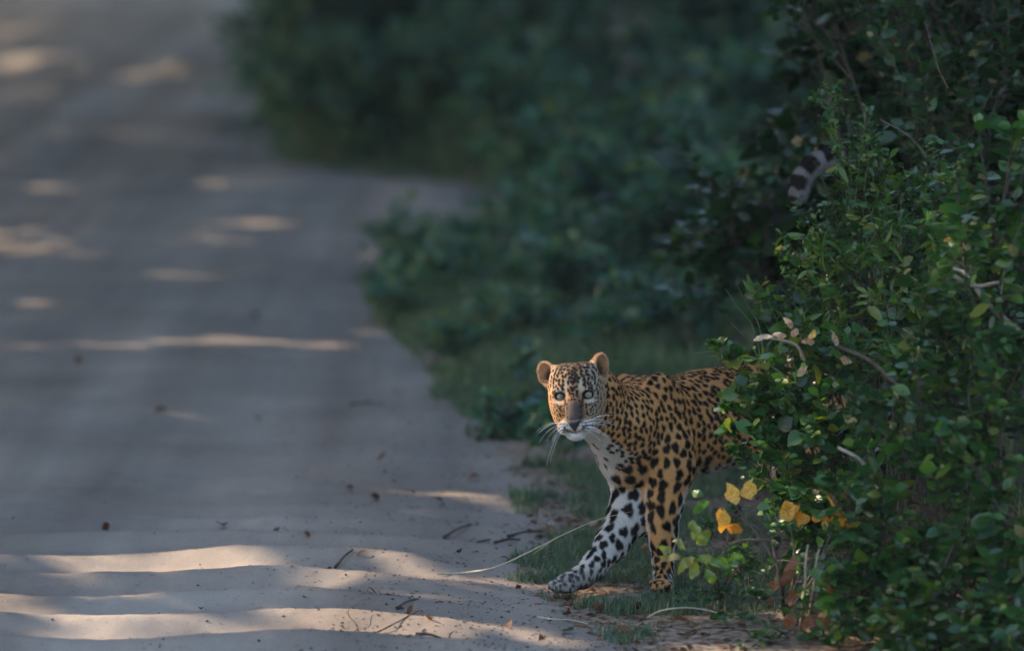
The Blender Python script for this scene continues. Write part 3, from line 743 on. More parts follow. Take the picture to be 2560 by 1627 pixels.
# scapulae
ta = math.radians(14)
SM = np.array([HEAD_DIR * math.cos(ta) - np.array([0, 0, 1]) * math.sin(ta), LEFT_DIR, HEAD_DIR * math.sin(ta) + np.array([0, 0, 1]) * math.cos(ta)])
ell(BL(0.012, 0.070, 0.525), SM, (0.088, 0.050, 0.126), 0.024)
ell(BL(0.03, -0.070, 0.515), SM, (0.090, 0.045, 0.120), 0.045)

# head frame
HC = W(1439, 988, 15.70)
fwd = np.array([0, 0, CAM_H]) - HC; fwd /= np.linalg.norm(fwd)
rx = np.cross([0, 0, 1], fwd); rx /= np.linalg.norm(rx)      # points to image right
up = np.cross(fwd, rx)
def rot(v, ax, ang):
    return np.array(Matrix.Rotation(ang, 3, Vector(ax)) @ Vector(v))
yaw, roll, pit = math.radians(-5), math.radians(3.8), math.radians(0)
HX, HY, HZ = rx, up, fwd
HX = rot(HX, up, yaw); HZ = rot(HZ, up, yaw)
HX = rot(HX, fwd, roll); HY = rot(HY, fwd, roll); HZ = rot(HZ, fwd, roll)
HM = np.array([HX, HY, HZ])
def HL(x, y, z): return HC + x * HX + y * HY + z * HZ
def axes(ax_x, ax_z):
    z = ax_z / np.linalg.norm(ax_z); x = ax_x - z * (ax_x @ z); x /= np.linalg.norm(x)
    return np.array([x, np.cross(z, x), z])

# neck
chain([BL(0.02, 0.0, 0.488), BL(0.15, 0.03, 0.506), HL(0.036, -0.008, -0.10), HL(0.0, 0.0, -0.05)], [0.114, 0.098, 0.082, 0.066], 0.05, 'neck')
caps(BL(0.07, 0.005, 0.455), HL(0.030, -0.075, -0.075), 0.090, 0.050, 0.04, 'neck')
# head
ell(HL(0, 0.022, -0.03), HM, (0.075, 0.074, 0.085), 0.03, 'head')
ell(HL(0, 0.034, 0.016), HM, (0.060, 0.050, 0.042), 0.03, 'head')
for sx in (-1, 1):
    ell(HL(sx * 0.040, 0.056, -0.015), HM, (0.036, 0.036, 0.040), 0.03, 'head')
for sx in (-1, 1):
    ell(HL(sx * 0.051, -0.018, -0.002), HM, (0.028, 0.044, 0.050), 0.03, 'head')
    ell(HL(sx * 0.040, -0.066, 0.004), HM, (0.024, 0.034, 0.045), 0.03, 'head')
ell(HL(0, -0.055, 0.0), HM, (0.050, 0.055, 0.06), 0.03, 'head')
caps(HL(0, 0.012, 0.040), HL(0, -0.070, 0.092), 0.027, 0.0255, 0.02, 'head')
caps(HL(0, -0.085, 0.0), HL(0, -0.10, 0.05), 0.038, 0.030, 0.02, 'head')
for sx in (-1, 1):
    ell(HL(sx * 0.040, 0.0162, 0.0425), axes(HX * 1.0 - HY * 0.10 * sx, HZ), (0.023, 0.0095, 0.016), 0.014, 'head')
    ell(HL(sx * 0.034, -0.028, 0.040), HM, (0.020, 0.018, 0.018), 0.02, 'head')
    ell(HL(sx * 0.0250, -0.091, 0.078), HM, (0.0285, 0.0235, 0.034), 0.010, 'head')
ell(HL(0, -0.115, 0.064), HM, (0.028, 0.0165, 0.028), 0.010, 'head')
ell(HL(0, -0.083, 0.104), HM, (0.020, 0.012, 0.012), 0.010, 'head')
EYES = {sx: HL(sx * 0.0415, -0.0005, 0.0395) for sx in (-1, 1)}
for sx in (-1, 1):
    ell(HL(sx * 0.0415, 0.0, 0.044), HM, (0.0148, 0.0112, 0.0150), 0.005, 'head', True)
# ears: cupped shells
def ear(sx, c, upv, nrm, r, depth):
    A = axes(np.cross(upv, nrm), nrm)      # x: sideways, y: up, z: opening
    A = np.array([A[0], np.cross(A[2], A[0]), A[2]])
    ell(c, A, (r[0], r[1], r[2]), 0.016, 'ear')
    ell(c + A[2] * depth + A[1] * 0.001, A, (r[0] * 0.86, r[1] * 0.87, r[2] * 1.05), 0.004, 'ear', True)
    return A
EAR_L = ear(-1, HL(-0.083, 0.068, -0.028), HX * -0.66 + HY * 0.80, HZ * 0.80 - HX * 0.55 + HY * 0.10, (0.032, 0.043, 0.024), 0.015)
EAR_R = ear(1, HL(0.076, 0.080, -0.030), HX * 0.34 + HY * 0.9, HZ * 0.66 + HX * 0.74 + HY * 0.0, (0.031, 0.042, 0.024), 0.015)
EARC = {-1: HL(-0.083, 0.068, -0.028), 1: HL(0.076, 0.080, -0.030)}

# near fore leg (image right, upright)
chain([BL(0.0, 0.075, 0.42), W(1672, 1165, 16.0), W(1658, 1265, 15.98), W(1658, 1345, 15.97), W(1658, 1405, 15.96), W(1659, 1440, 15.95)],
      [0.088, 0.078, 0.056, 0.041, 0.0290, 0.027], 0.020, 'near_leg')
caps(W(1678, 1180, 16.03), W(1696, 1218, 16.04), 0.05, 0.032, 0.02, 'near_leg')
caps(W(1670, 1392, 15.98), W(1674, 1402, 15.98), 0.018, 0.014, 0.015, 'near_leg')
caps(W(1648, 1300, 15.95), W(1652, 1360, 15.95), 0.040, 0.030, 0.015, 'near_leg')
caps(W(1600, 1300, 16.05), W(1612, 1318, 16.06), 0.040, 0.028, 0.02, 'far_leg')
caps(W(1659, 1442, 15.95), W(1656, 1456, 15.91), 0.028, 0.027, 0.02, 'near_leg')
for i, dx in enumerate((-0.024, -0.008, 0.008, 0.024)):
    c = W(1653, 1460, 15.88) + np.array([dx, -0.008 + 0.4 * abs(dx), -0.004])
    ell(c, np.eye(3), (0.0115, 0.026, 0.016), 0.008, 'near_leg')
# far fore leg (image left, stepping forward)
chain([BL(0.03, -0.065, 0.42), W(1588, 1235, 16.06), W(1572, 1292, 16.02), W(1528, 1360, 15.97), W(1484, 1415, 15.92), W(1456, 1440, 15.89)],
      [0.082, 0.068, 0.060, 0.046, 0.034, 0.031], 0.03, 'far_leg')
caps(W(1456, 1442, 15.89), W(1412, 1458, 15.85), 0.032, 0.029, 0.02, 'far_leg')
caps(W(1500, 1428, 15.93), W(1494, 1436, 15.93), 0.017, 0.014, 0.012, 'far_leg')
for (px, py, dd, rr) in ((1388, 1462, 15.80, 0.016), (1394, 1466, 15.85, 0.016), (1404, 1468, 15.785, 0.016), (1424, 1468, 15.79, 0.015)):
    c = W(px, py, dd)
    ell(c, axes(np.array([-0.75, -0.55, -0.1]), np.array([0, 0.15, 1.0])), (0.026, 0.013, rr), 0.008, 'far_leg')
# hind legs
chain([BL(-0.70, 0.07, 0.47), BL(-0.58, 0.10, 0.31), BL(-0.70, 0.10, 0.20), BL(-0.80, 0.10, 0.165), BL(-0.77, 0.10, 0.05)], [0.105, 0.082, 0.046, 0.032, 0.030], 0.04, 'hind_leg')
caps(BL(-0.77, 0.10, 0.034), BL(-0.70, 0.10, 0.026), 0.033, 0.028, 0.02, 'hind_leg')
chain([BL(-0.74, -0.07, 0.47), BL(-0.72, -0.10, 0.30), BL(-0.88, -0.10, 0.22), BL(-0.98, -0.10, 0.19), BL(-0.98, -0.10, 0.05)], [0.105, 0.080, 0.046, 0.032, 0.030], 0.04, 'hind_leg')
caps(BL(-0.98, -0.10, 0.034), BL(-0.91, -0.10, 0.026), 0.033, 0.028, 0.02, 'hind_leg')
# tail
TAIL = [BL(-0.84, 0, 0.56), W(2150, 850, 16.80), W(2215, 720, 16.90), W(2222, 560, 16.92), W(2190, 440, 16.88), W(2140, 392, 16.84), W(2085, 390, 16.82), W(2035, 412, 16.80), W(2006, 446, 16.79), W(1995, 490, 16.78)]
def catmull(pts, n):
    pts = [np.asarray(p, float) for p in pts]
    pts = [2 * pts[0] - pts[1]] + pts + [2 * pts[-1] - pts[-2]]
    out = []
    for i in range(1, len(pts) - 2):
        for j in range(n):
            t = j / n
            p0, p1, p2, p3 = pts[i - 1:i + 3]
            out.append(0.5 * (2 * p1 + (p2 - p0) * t + (2 * p0 - 5 * p1 + 4 * p2 - p3) * t * t + (3 * p1 - p0 - 3 * p2 + p3) * t ** 3))
    out.append(pts[-2])
    return out
TAILC = catmull(TAIL, 4)
chain(TAILC, list(np.linspace(0.038, 0.026, len(TAILC))), 0.012, 'tail')

# surface nets over the blocks the surface passes through
VOX = 0.0039
LO = np.min([p['lo'] for p in PRIMS], 0) - 0.03
HI = np.max([p['hi'] for p in PRIMS], 0) + 0.03
NB = 32
nblk = np.ceil((HI - LO) / VOX / NB).astype(int)
STR = (nblk * NB + 4)
def cell_id(i, j, k): return (i * STR[1] + j) * STR[2] + k
VERT, VID, QUADS = [], [], []
CORN = np.array([(a, b, c) for a in (0, 1) for b in (0, 1) for c in (0, 1)])
EDG = [(a, b) for a in range(8) for b in range(a + 1, 8) if np.abs(CORN[a] - CORN[b]).sum() == 1]
for bi in range(nblk[0]):
    for bj in range(nblk[1]):
        for bk in range(nblk[2]):
            i0 = np.array([bi, bj, bk]) * NB
            b_lo = LO + i0 * VOX; b_hi = b_lo + NB * VOX
            near = [p for p in PRIMS if np.all(p['lo'] - p['k'] < b_hi) and np.all(p['hi'] + p['k'] > b_lo)]
            if not any(not p['sub'] for p in near): continue
            ctr = (b_lo + b_hi) / 2
            if abs(field(ctr[None, :], near)[0]) > NB * VOX * 0.87 + 0.05: continue
            ax = [LO[d] + (i0[d] - 1 + np.arange(NB + 2)) * VOX for d in range(3)]
            G = np.stack(np.meshgrid(*ax, indexing='ij'), -1)
            D = field(G, near).astype(np.float32)
            S = D < 0
            if S.all() or not S.any(): continue
            # cell (i,j,k) spans corner i..i+1 ; cells i in 0..NB (index -1 .. NB-1 in global)
            n = NB + 1
            cnt = sum(S[c[0]:c[0] + n, c[1]:c[1] + n, c[2]:c[2] + n].astype(np.int8) for c in CORN)
            act = (cnt > 0) & (cnt < 8)
            ii, jj, kk = np.nonzero(act)
            own = (ii > 0) & (jj > 0) & (kk > 0)
            # vertices only for the cells this block owns
            io, jo, ko = ii[own], jj[own], kk[own]
            acc = np.zeros((len(io), 3)); w = np.zeros(len(io))
            for a, b in EDG:
                ca, cb = CORN[a], CORN[b]
                da = D[io + ca[0], jo + ca[1], ko + ca[2]]; db = D[io + cb[0], jo + cb[1], ko + cb[2]]
                m = (da < 0) != (db < 0)
                t = np.where(m, da / np.where(m, da - db, 1), 0)
                pos = ca + (cb - ca) * t[:, None]
                acc += pos * m[:, None]; w += m
            acc /= w[:, None]
            gi = np.stack([io, jo, ko], -1) + i0 - 1
            VERT.append(LO + (gi + acc) * VOX)
            VID.append(cell_id(gi[:, 0] + 1, gi[:, 1] + 1, gi[:, 2] + 1))
            # quads: edges from corner (i,j,k) along each axis, corners 1..NB
            for axn in range(3):
                sl0 = [slice(1, NB + 1)] * 3; sl1 = list(sl0); sl1[axn] = slice(2, NB + 2)
                A = S[tuple(sl0)]; Bq = S[tuple(sl1)]
                e = A != Bq
                ei, ej, ek = np.nonzero(e)
                if len(ei) == 0: continue
                flip = A[ei, ej, ek]
                base = np.stack([ei, ej, ek], -1) + 1 + i0 - 1     # global corner index
                u = (axn + 1) % 3; v = (axn + 2) % 3
                du = np.zeros(3, int); du[u] = 1; dv = np.zeros(3, int); dv[v] = 1
                q = [base - du - dv, base - dv, base, base - du]
                ids = np.stack([cell_id(x[:, 0] + 1, x[:, 1] + 1, x[:, 2] + 1) for x in q], -1)
                ids[~flip] = ids[~flip][:, ::-1]
                QUADS.append(ids)
VERT = np.concatenate(VERT); VID = np.concatenate(VID); QUADS = np.concatenate(QUADS)
order = np.argsort(VID); VS = VID[order]
pos = np.clip(np.searchsorted(VS, QUADS), 0, len(VS) - 1)
okq = (VS[pos] == QUADS).all(1)
QUADS = order[pos[okq]]
# a little relaxing of the grid steps
def laplace(V, Q, it, lam):
    e = np.concatenate([Q[:, [0, 1]], Q[:, [1, 2]], Q[:, [2, 3]], Q[:, [3, 0]]])
    for _ in range(it):
        s = np.zeros_like(V); c = np.zeros(len(V))
        for a, b in ((0, 1), (1, 0)):
            for d in range(3): s[:, d] += np.bincount(e[:, a], V[e[:, b], d], len(V))
            c += np.bincount(e[:, a], minlength=len(V))
        V = V + lam * (s / np.maximum(c, 1)[:, None] - V)
    return V
VERT = laplace(VERT, QUADS, 2, 0.5)
# muscles and skin folds: soft relief of the coat
def mesh_normals(V, Q):
    n = np.cross(V[Q[:, 2]] - V[Q[:, 0]], V[Q[:, 3]] - V[Q[:, 1]])
    out = np.zeros_like(V)
    for c in range(4):
        for d in range(3): out[:, d] += np.bincount(Q[:, c], n[:, d], len(V))
    return out / np.maximum(np.linalg.norm(out, axis=1), 1e-12)[:, None]
NRM = mesh_normals(VERT, QUADS)
if np.mean(((VERT - VERT.mean(0)) * NRM).sum(1)) < 0:
    QUADS = QUADS[:, ::-1]; NRM = -NRM

# which part each vertex belongs to
PN = ['trunk', 'neck', 'head', 'ear', 'near_leg', 'far_leg', 'hind_leg', 'tail']
best = np.full(len(VERT), 9.0); part = np.zeros(len(VERT), int)
for p in PRIMS:
    if p['sub']: continue
    m = np.all((VERT > p['lo'] - 0.05) & (VERT < p['hi'] + 0.05), axis=1)
    if not m.any(): continue
    d = sdf(p, VERT[m])
    idx = np.nonzero(m)[0]; bt = d < best[idx]
    best[idx[bt]] = d[bt]; part[idx[bt]] = PN.index(p['part'])
IS = {n: part == i for i, n in enumerate(PN)}
HLc = (VERT - HC) @ HM.T                         # head coordinates
hx, hy, hz = HLc.T
BLc = (VERT - B0) @ BM.T                         # body coordinates: forward, left, up
bs, bl, bz = BLc.T
nb = NRM @ BM.T
nhead = NRM @ HM.T
head_w = 1 - smoothstep(0.0, 0.02, np.abs(hz + 0.02) - 0.10)
nz3 = lambda s, k=0: fbm(VERT[:, 0] * s + k, VERT[:, 1] * s, VERT[:, 2] * s, 3)

ORANGE = np.array([0.63, 0.322, 0.122]); TAN = np.array([0.68, 0.41, 0.20]); WHITE = np.array([0.60, 0.56, 0.52])
BLACK = np.array([0.012, 0.009, 0.008]); GREY = np.array([0.058, 0.048, 0.046])
col = np.tile(ORANGE, (len(VERT), 1))
def mixc(c, w):
    global col
    w = np.clip(w, 0, 1)[:, None]
    col = col * (1 - w) + np.asarray(c) * w
mixc(TAN, smoothstep(0.35, 0.7, nz3(9)) * 0.5)
mixc(np.array([0.54, 0.255, 0.095]), smoothstep(0.50, 0.64, bz) * 0.6 * (IS['trunk'] | IS['neck']))
# white underside, chest front, inner legs
body = IS['trunk'] | IS['neck']
w = smoothstep(0.40, 0.33, bz + 0.03 * nb[:, 1] + 0.03 * (nz3(14) - 0.5)) * smoothstep(0.2, -0.25, bs)
w = np.maximum(w, smoothstep(0.50, 0.40, bz - 0.05 * nb[:, 0]) * smoothstep(0.62, 0.82, nb[:, 0] - 0.75 * nb[:, 1]) * smoothstep(-0.02, 0.05, bs))
w = np.maximum(w, smoothstep(-0.15, -0.60, nb[:, 2] + 0.45 * nb[:, 1]) * smoothstep(0.10, 0.2, bs))
mixc(WHITE, w * body)
mixc(WHITE, IS['far_leg'] * smoothstep(-0.75, -0.25, nb[:, 1] + 0.3 * nb[:, 0]))
wl = smoothstep(0.22, -0.12, nb[:, 0] + 0.15 * nb[:, 1] + 0.25 * (nz3(20) - 0.5)) * smoothstep(0.33, 0.25, bz)
mixc(WHITE, IS['near_leg'] * np.maximum(wl, smoothstep(-0.1, -0.5, nb[:, 1])))
mixc(WHITE, IS['hind_leg'] * smoothstep(0.1, -0.4, nb[:, 1]) * 0.9)

# ---- spots on the body
kd = kdtree.KDTree(len(VERT))
for i in range(len(VERT)): kd.insert(VERT[i], i)
kd.balance()
spot = np.zeros(len(VERT))
tone = np.zeros(len(VERT))
ADOWN = np.array([0, 0, -1.0])
srng = np.random.default_rng(21)
def paint(c, n, dirv, a, b, strength=1.0, ring=False):
    """an uneven dark spot: half lengths a (along dirv) and b"""
    u = dirv - n * (dirv @ n)
    if np.linalg.norm(u) < 1e-4: u = np.cross(n, [0.3, 0.5, 0.8])
    u /= np.linalg.norm(u); v = np.cross(n, u)
    R = max(a, b) * 1.5
    hits = kd.find_range(c, R)
    if not hits: return
    idx = np.array([h[1] for h in hits])
    r = VERT[idx] - c
    ok = (NRM[idx] @ n) > 0.15
    idx = idx[ok]; r = r[ok]
    if len(idx) == 0: return
    x = r @ u / a; y = r @ v / b
    ph = srng.uniform(0, 6.28, 3)
    an = np.arctan2(y, x)
    edge = 1 + 0.16 * np.sin(2 * an + ph[0]) + 0.12 * np.sin(3 * an + ph[1]) + 0.07 * np.sin(5 * an + ph[2])
    d = np.sqrt(x * x + y * y) / edge
    val = (1 - smoothstep(0.64, 1.12, d)) * strength
    spot[idx] = np.maximum(spot[idx], val)
def scatter(mask, rad_fn, tries, minn=0.0):
    """dart throwing on the vertices in mask; returns indices and their spacing"""
    cand = np.nonzero(mask)[0]
    srng.shuffle(cand)
    cand = cand[:tries]
    taken = []; cell = {}
    G = 0.02
    for i in cand:
        r = rad_fn(i)
        p = VERT[i]; key = tuple((p / G).astype(int)); bad = False
        R = int(r / G) + 1
        for a in range(-R, R + 1):
            for b in range(-R, R + 1):
                for c in range(-R, R + 1):
                    for q, rq in cell.get((key[0] + a, key[1] + b, key[2] + c), ()):
                        if (p[0] - q[0]) ** 2 + (p[1] - q[1]) ** 2 + (p[2] - q[2]) ** 2 < (0.5 * (r + rq)) ** 2: bad = True; break
                    if bad: break
                if bad: break
            if bad: break
        if bad: continue
        cell.setdefault(key, []).append((p, r)); taken.append((i, r))
    return taken
vis = (NRM @ (np.array([0, 0, CAM_H]) - np.array([0.4, 16, 0.5])) > -6)
# neck and shoulder: small close spots; flank: rosettes; legs: large solid spots
flank_w = smoothstep(-0.12, -0.26, bs) * smoothstep(0.36, 0.42, bz)
def spacing(i):
    if IS['near_leg'][i]:
        z = bz[i]
        return float(np.interp(z, [0.02, 0.08, 0.16, 0.27, 0.38, 0.46], [0.015, 0.022, 0.031, 0.035, 0.029, 0.025]))
    if IS['far_leg'][i]:
        z = bz[i]
        return float(np.interp(z, [0.02, 0.07, 0.14, 0.24, 0.34], [0.013, 0.020, 0.030, 0.044, 0.042]))
    if IS['neck'][i]: return 0.0180
    if flank_w[i] > 0.5: return 0.037
    if bz[i] < 0.37: return 0.036
    return 0.0205
bodymask = (IS['trunk'] | IS['neck'] | IS['near_leg'] | IS['far_leg'] | IS['hind_leg'])
for i, r in scatter(bodymask, spacing, 60000):
    n = NRM[i]; c = VERT[i]
    rs = srng.uniform(0.85, 1.2)
    if body[i] and w[i] > 0.45 and bs[i] > 0.02 and srng.random() < 0.62: continue
    if IS['near_leg'][i] or IS['far_leg'][i] or IS['hind_leg'][i]:
        dv = ADOWN + srng.normal(0, 0.15, 3)
        paint(c, n, dv, 0.62 * r * rs, 0.48 * r * rs)
    elif flank_w[i] > 0.5:
        dv = ADOWN * 0.8 + HEAD_DIR * 0.5
        u = dv - n * (dv @ n); u /= np.linalg.norm(u) + 1e-9; v = np.cross(n, u)
        a0 = srng.uniform(0, 6.28); m = srng.integers(3, 5)
        for j in range(m):
            a = a0 + 6.28 * j / m + srng.normal(0, 0.2)
            q = c + (u * math.cos(a) * 0.36 + v * math.sin(a) * 0.30) * r
            t = -u * math.sin(a) + v * math.cos(a)
            paint(q, n, t, 0.33 * r * srng.uniform(0.8, 1.3), 0.23 * r * srng.uniform(0.9, 1.25))
        hits = kd.find_range(c, 0.36 * r)
        tone[[h[1] for h in hits]] = 0.6
    else:
        dv = ADOWN * 0.9 - HEAD_DIR * 0.25 + srng.normal(0, 0.12, 3)
        paint(c, n, dv, 0.64 * r * rs, 0.475 * r * rs)
# dark bars on the inner far leg and the chest
for px, py, dd, a, b in ((1545, 1182, 15.9, 0.016, 0.008), (1572, 1212, 15.9, 0.018, 0.008), (1558, 1256, 15.9, 0.022, 0.009), (1592, 1262, 15.9, 0.018, 0.009)):
    co, i, _ = kd.find(W(px, py, dd))
    paint(VERT[i], NRM[i], np.array([1.0, -0.3, -0.35]), a, b)
mixc(np.array([0.48, 0.215, 0.08]), tone * 0.45 * (1 - w))
# tail rings
ts = np.zeros(len(VERT)); tn = np.zeros(len(VERT))
tp = np.array(TAILC); acc_l = np.concatenate([[0], np.cumsum(np.linalg.norm(np.diff(tp, axis=0), axis=1))])
ti = np.nonzero(IS['tail'])[0]
dd = np.linalg.norm(VERT[ti][:, None, :] - tp[None], axis=2); ts[ti] = acc_l[dd.argmin(1)]
tdir = np.gradient(tp, axis=0); tdir /= np.linalg.norm(tdir, axis=1)[:, None]
ts[ti] += ((VERT[ti] - tp[dd.argmin(1)]) * tdir[dd.argmin(1)]).sum(1)
mixc(np.array([0.19, 0.175, 0.17]), IS['tail'] * smoothstep(0.45, 0.7, ts))  # tail white greyed: the shade on it goes into the colour
out_side = NRM @ np.array([-0.45, -0.1, 0.85])
ph = ts / 0.066 + 0.5 * (nz3(25) - 0.5)
band = np.abs((ph % 1.0) - 0.5) * 2
spot = np.maximum(spot, IS['tail'] * smoothstep(0.24, 0.38, band) * smoothstep(-0.45, -0.05, out_side + 0.5 * (nz3(40) - 0.5)))

# ---- the face
hm = IS['head'] | IS['ear'] | (IS['neck'] & (hz > -0.09))
fm = IS['head'].astype(float)
ax = np.abs(hx)
front = smoothstep(-0.03, 0.02, hz)
mixc(np.array([0.40, 0.235, 0.12]), fm * 0.8)
mixc(np.array([0.34, 0.235, 0.15]), fm * 0.6 * smoothstep(0.02, 0.05, hy) * front)
mixc(np.array([0.34, 0.28, 0.22]), fm * 0.75 * smoothstep(0.015, 0.06, hx) * front)  # image-right half greyer: shade on that side painted into the coat
# pale patches above and below the eyes, muzzle, chin, throat
def blob(cx, cy, sx, sy, soft=0.35):
    d = np.sqrt(((hx - cx) / sx) ** 2 + ((hy - cy) / sy) ** 2)
    return (1 - smoothstep(1 - soft, 1 + soft, d)) * fm * (hz > 0.0)
for s in (-1, 1):
    mixc([0.56, 0.44, 0.33], blob(s * 0.024, 0.026, 0.0075, 0.024) * 0.8)
    mixc([0.52, 0.45, 0.38], blob(s * 0.050, 0.019, 0.018, 0.006) * 0.6)
    mixc([0.52, 0.45, 0.38], blob(s * 0.050, -0.020, 0.016, 0.0055, 0.5) * 0.75)
    mixc([0.62, 0.57, 0.52], blob(s * 0.026, -0.094, 0.026, 0.019) * 0.9)
mixc([0.74, 0.70, 0.68], smoothstep(-0.103, -0.112, hy) * fm * (ax < 0.06))
mixc([0.62, 0.58, 0.53], smoothstep(-0.085, -0.115, hy + 0.25 * (ax - 0.04)) * fm * (hz < 0.05) * 0.8)
# nose bridge: brown above, grey below
br = (1 - smoothstep(0.018, 0.035, ax + 0.010 * (nz3(120) - 0.5))) * fm * (hz > 0.02)
mixc([0.33, 0.17, 0.09], br * smoothstep(0.028, -0.006, hy) * smoothstep(-0.055, -0.03, hy) * 0.8)
mixc(GREY, br * smoothstep(0.002, -0.038, hy + 0.02 * (nz3(150) - 0.5)) * smoothstep(-0.082, -0.074, hy) * 0.95)
mixc([0.30, 0.25, 0.22], br * (1 - smoothstep(0.0, 0.005, np.abs(hy + 0.0755))) * 0.8)
def fpaint(x, y, ang, a, b, st=1.0):
    co, i, _ = kd.find(HL(x, y, 0.10))
    # push to the visible skin along the view direction
    p = np.array(HL(x, y, 0.12))
    m = (np.abs(hx - x) < 0.004) & (np.abs(hy - y) < 0.004) & (hz > -0.06)
    if not m.any(): return
    i = np.nonzero(m)[0][np.argmax(hz[m])]
    d = HX * math.cos(ang) + HY * math.sin(ang)
    paint(VERT[i], NRM[i], d, a, b, st)
frng = np.random.default_rng(8)
pts = []
def ok_face(x, y):
    a = abs(x)
    if y < -0.108: return False
    if a < 0.022 and y < -0.014: return False
    if math.hypot((a - 0.0415) / 0.026, y / 0.020) < 1: return False
    if abs(a - 0.052) < 0.020 and abs(y + 0.021) < 0.008: return False
    if abs(a - 0.024) < 0.006 and -0.0 < y < 0.045: return False
    if a < 0.052 and y < -0.066: return False
    return True
for _ in range(6000):
    x = frng.uniform(-0.095, 0.098); y = frng.uniform(-0.11, 0.105)
    if not ok_face(x, y): continue
    r = 0.0086 if y > 0.0 else 0.0070
    if y > 0.03 and abs(x) < 0.05: r = 0.0096
    if all((x - q[0]) ** 2 + (y - q[1]) ** 2 > ((r + q[2]) / 2) ** 2 for q in pts):
        pts.append((x, y, r))
for x, y, r in pts:
    if y > 0.0:
        ang = math.atan2(y + 0.10, x * 1.1) + frng.normal(0, 0.2)
        s = 1.0 + 0.25 * smoothstep(0.06, 0.10, np.array(y))
        fpaint(x, y, ang, 0.86 * r * s, 0.60 * r * s)
    else:
        ang = math.atan2(-0.6, -np.sign(x) * 0.7) + frng.normal(0, 0.3)
        fpaint(x, y, ang, 0.74 * r, 0.52 * r)
# crown: dense black between the ears
spot = np.maximum(spot, (~IS['ear']) * (hz > -0.10) * smoothstep(0.068, 0.092, hy + 0.06 * (nz3(130) - 0.5)) * smoothstep(0.066, 0.040, ax) * 0.85)
# mid-forehead line
spot = np.maximum(spot, fm * (1 - smoothstep(0.0010, 0.0040, np.abs(hx - 0.002 + 0.003 * np.sin(hy * 260)))) * smoothstep(0.008, 0.02, hy) * smoothstep(0.098, 0.09, hy) * (hz > 0) * 0.8)
# whisker rows on the muzzle
for s in (-1, 1):
    for k, (y0, y1) in enumerate(((-0.0765, -0.0775), (-0.0835, -0.088), (-0.0905, -0.097), (-0.098, -0.105))):
        for t in np.linspace(0, 1, 7):
            x = s * (0.018 + (0.046 - 0.002 * k - 0.018) * t); y = y0 + (y1 - y0) * (1 - t) ** 1.0 - 0.004 * (1 - t)
            fpaint(x, y + frng.normal(0, 0.0008), 0.0 - s * 0.25, 0.0032 + 0.0012 * t, 0.0014 + 0.0008 * t, 0.9)
    # dark mouth corner
    for t in np.linspace(0, 1, 6):
        fpaint(s * (0.030 + 0.020 * t), -0.108 + 0.014 * t * t, s * 0.5, 0.005, 0.0032, 0.85)
    # eye rims, tear line and outer corner
    d = np.sqrt(((hx - s * 0.0415) / 0.0172) ** 2 + ((hy - 0.0005) / 0.0140) ** 2)
    spot = np.maximum(spot, fm * (hz > 0.0) * (1 - smoothstep(0.92, 1.18, d)))
    for t in np.linspace(0, 1, 8):
        fpaint(s * (0.030 - 0.006 * t), -0.008 - 0.028 * t, 1.57 + s * 0.2, 0.006, 0.0042 - 0.002 * t, 0.95 - 0.25 * t)
    for t in np.linspace(0, 1, 4):
        fpaint(s * (0.056 + 0.010 * t), 0.004 + 0.004 * t, s * 0.4, 0.005, 0.003, 0.9)
    for t in np.linspace(0, 1, 7):
        fpaint(s * (0.046 + 0.022 * t), -0.030 + 0.006 * t, s * 0.3, 0.004, 0.002, 0.8)
# mouth line
spot = np.maximum(spot, fm * (hz > 0.05) * (1 - smoothstep(0.0012, 0.0035, np.abs(hy + 0.106 - 0.15 * ax + 0.004 * np.cos(ax * 90)))) * (ax < 0.034) * 0.85)
spot = np.maximum(spot, fm * (hz > 0.06) * (1 - smoothstep(0.0006, 0.0022, ax)) * (hy < -0.094) * (hy > -0.107) * 0.8)
# ears
spot[IS['ear']] = 0
for s, A in ((-1, EAR_L), (1, EAR_R)):
    e = IS['ear'] & (np.sign(hx) == s)
    q = (VERT - EARC[s]) @ A.T; nq = NRM @ A.T
    inner = smoothstep(-0.1, 0.35, nq[:, 2]) * e
    mixc([0.42, 0.22, 0.105], e * 0.9)
    mixc([0.10, 0.055, 0.035], e * smoothstep(0.55, 0.75, nz3(110)) * 0.7)
    rad = np.sqrt((q[:, 0] / 0.031) ** 2 + (q[:, 1] / 0.040) ** 2)
    mixc([0.045, 0.022, 0.018], inner * (1 - smoothstep(0.30, 1.05, np.sqrt(((q[:, 0]) / 0.030) ** 2 + ((q[:, 1] + 0.010) / 0.032) ** 2) + 0.5 * (nz3(160) - 0.5))) * 0.95)
    mixc([0.60, 0.47, 0.34], inner * smoothstep(0.8, 0.95, rad) * 0.35)
    spot = np.maximum(spot, e * smoothstep(-0.35, -0.7, nq[:, 2]) * 0.95)
coat = col * (1 - spot[:, None]) + BLACK * spot[:, None]
pawm = IS['far_leg'] * smoothstep(0.085, 0.035, bz) * (0.55 + 0.4 * nz3(60))
coat = coat * (1 - 0.75 * pawm[:, None]) + np.array([0.14, 0.115, 0.10]) * 0.75 * pawm[:, None]
# the toes' dark undersides
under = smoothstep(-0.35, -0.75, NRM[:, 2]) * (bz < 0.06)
coat = coat * (1 - 0.85 * under[:, None]) + np.array([0.03, 0.024, 0.022]) * 0.85 * under[:, None]

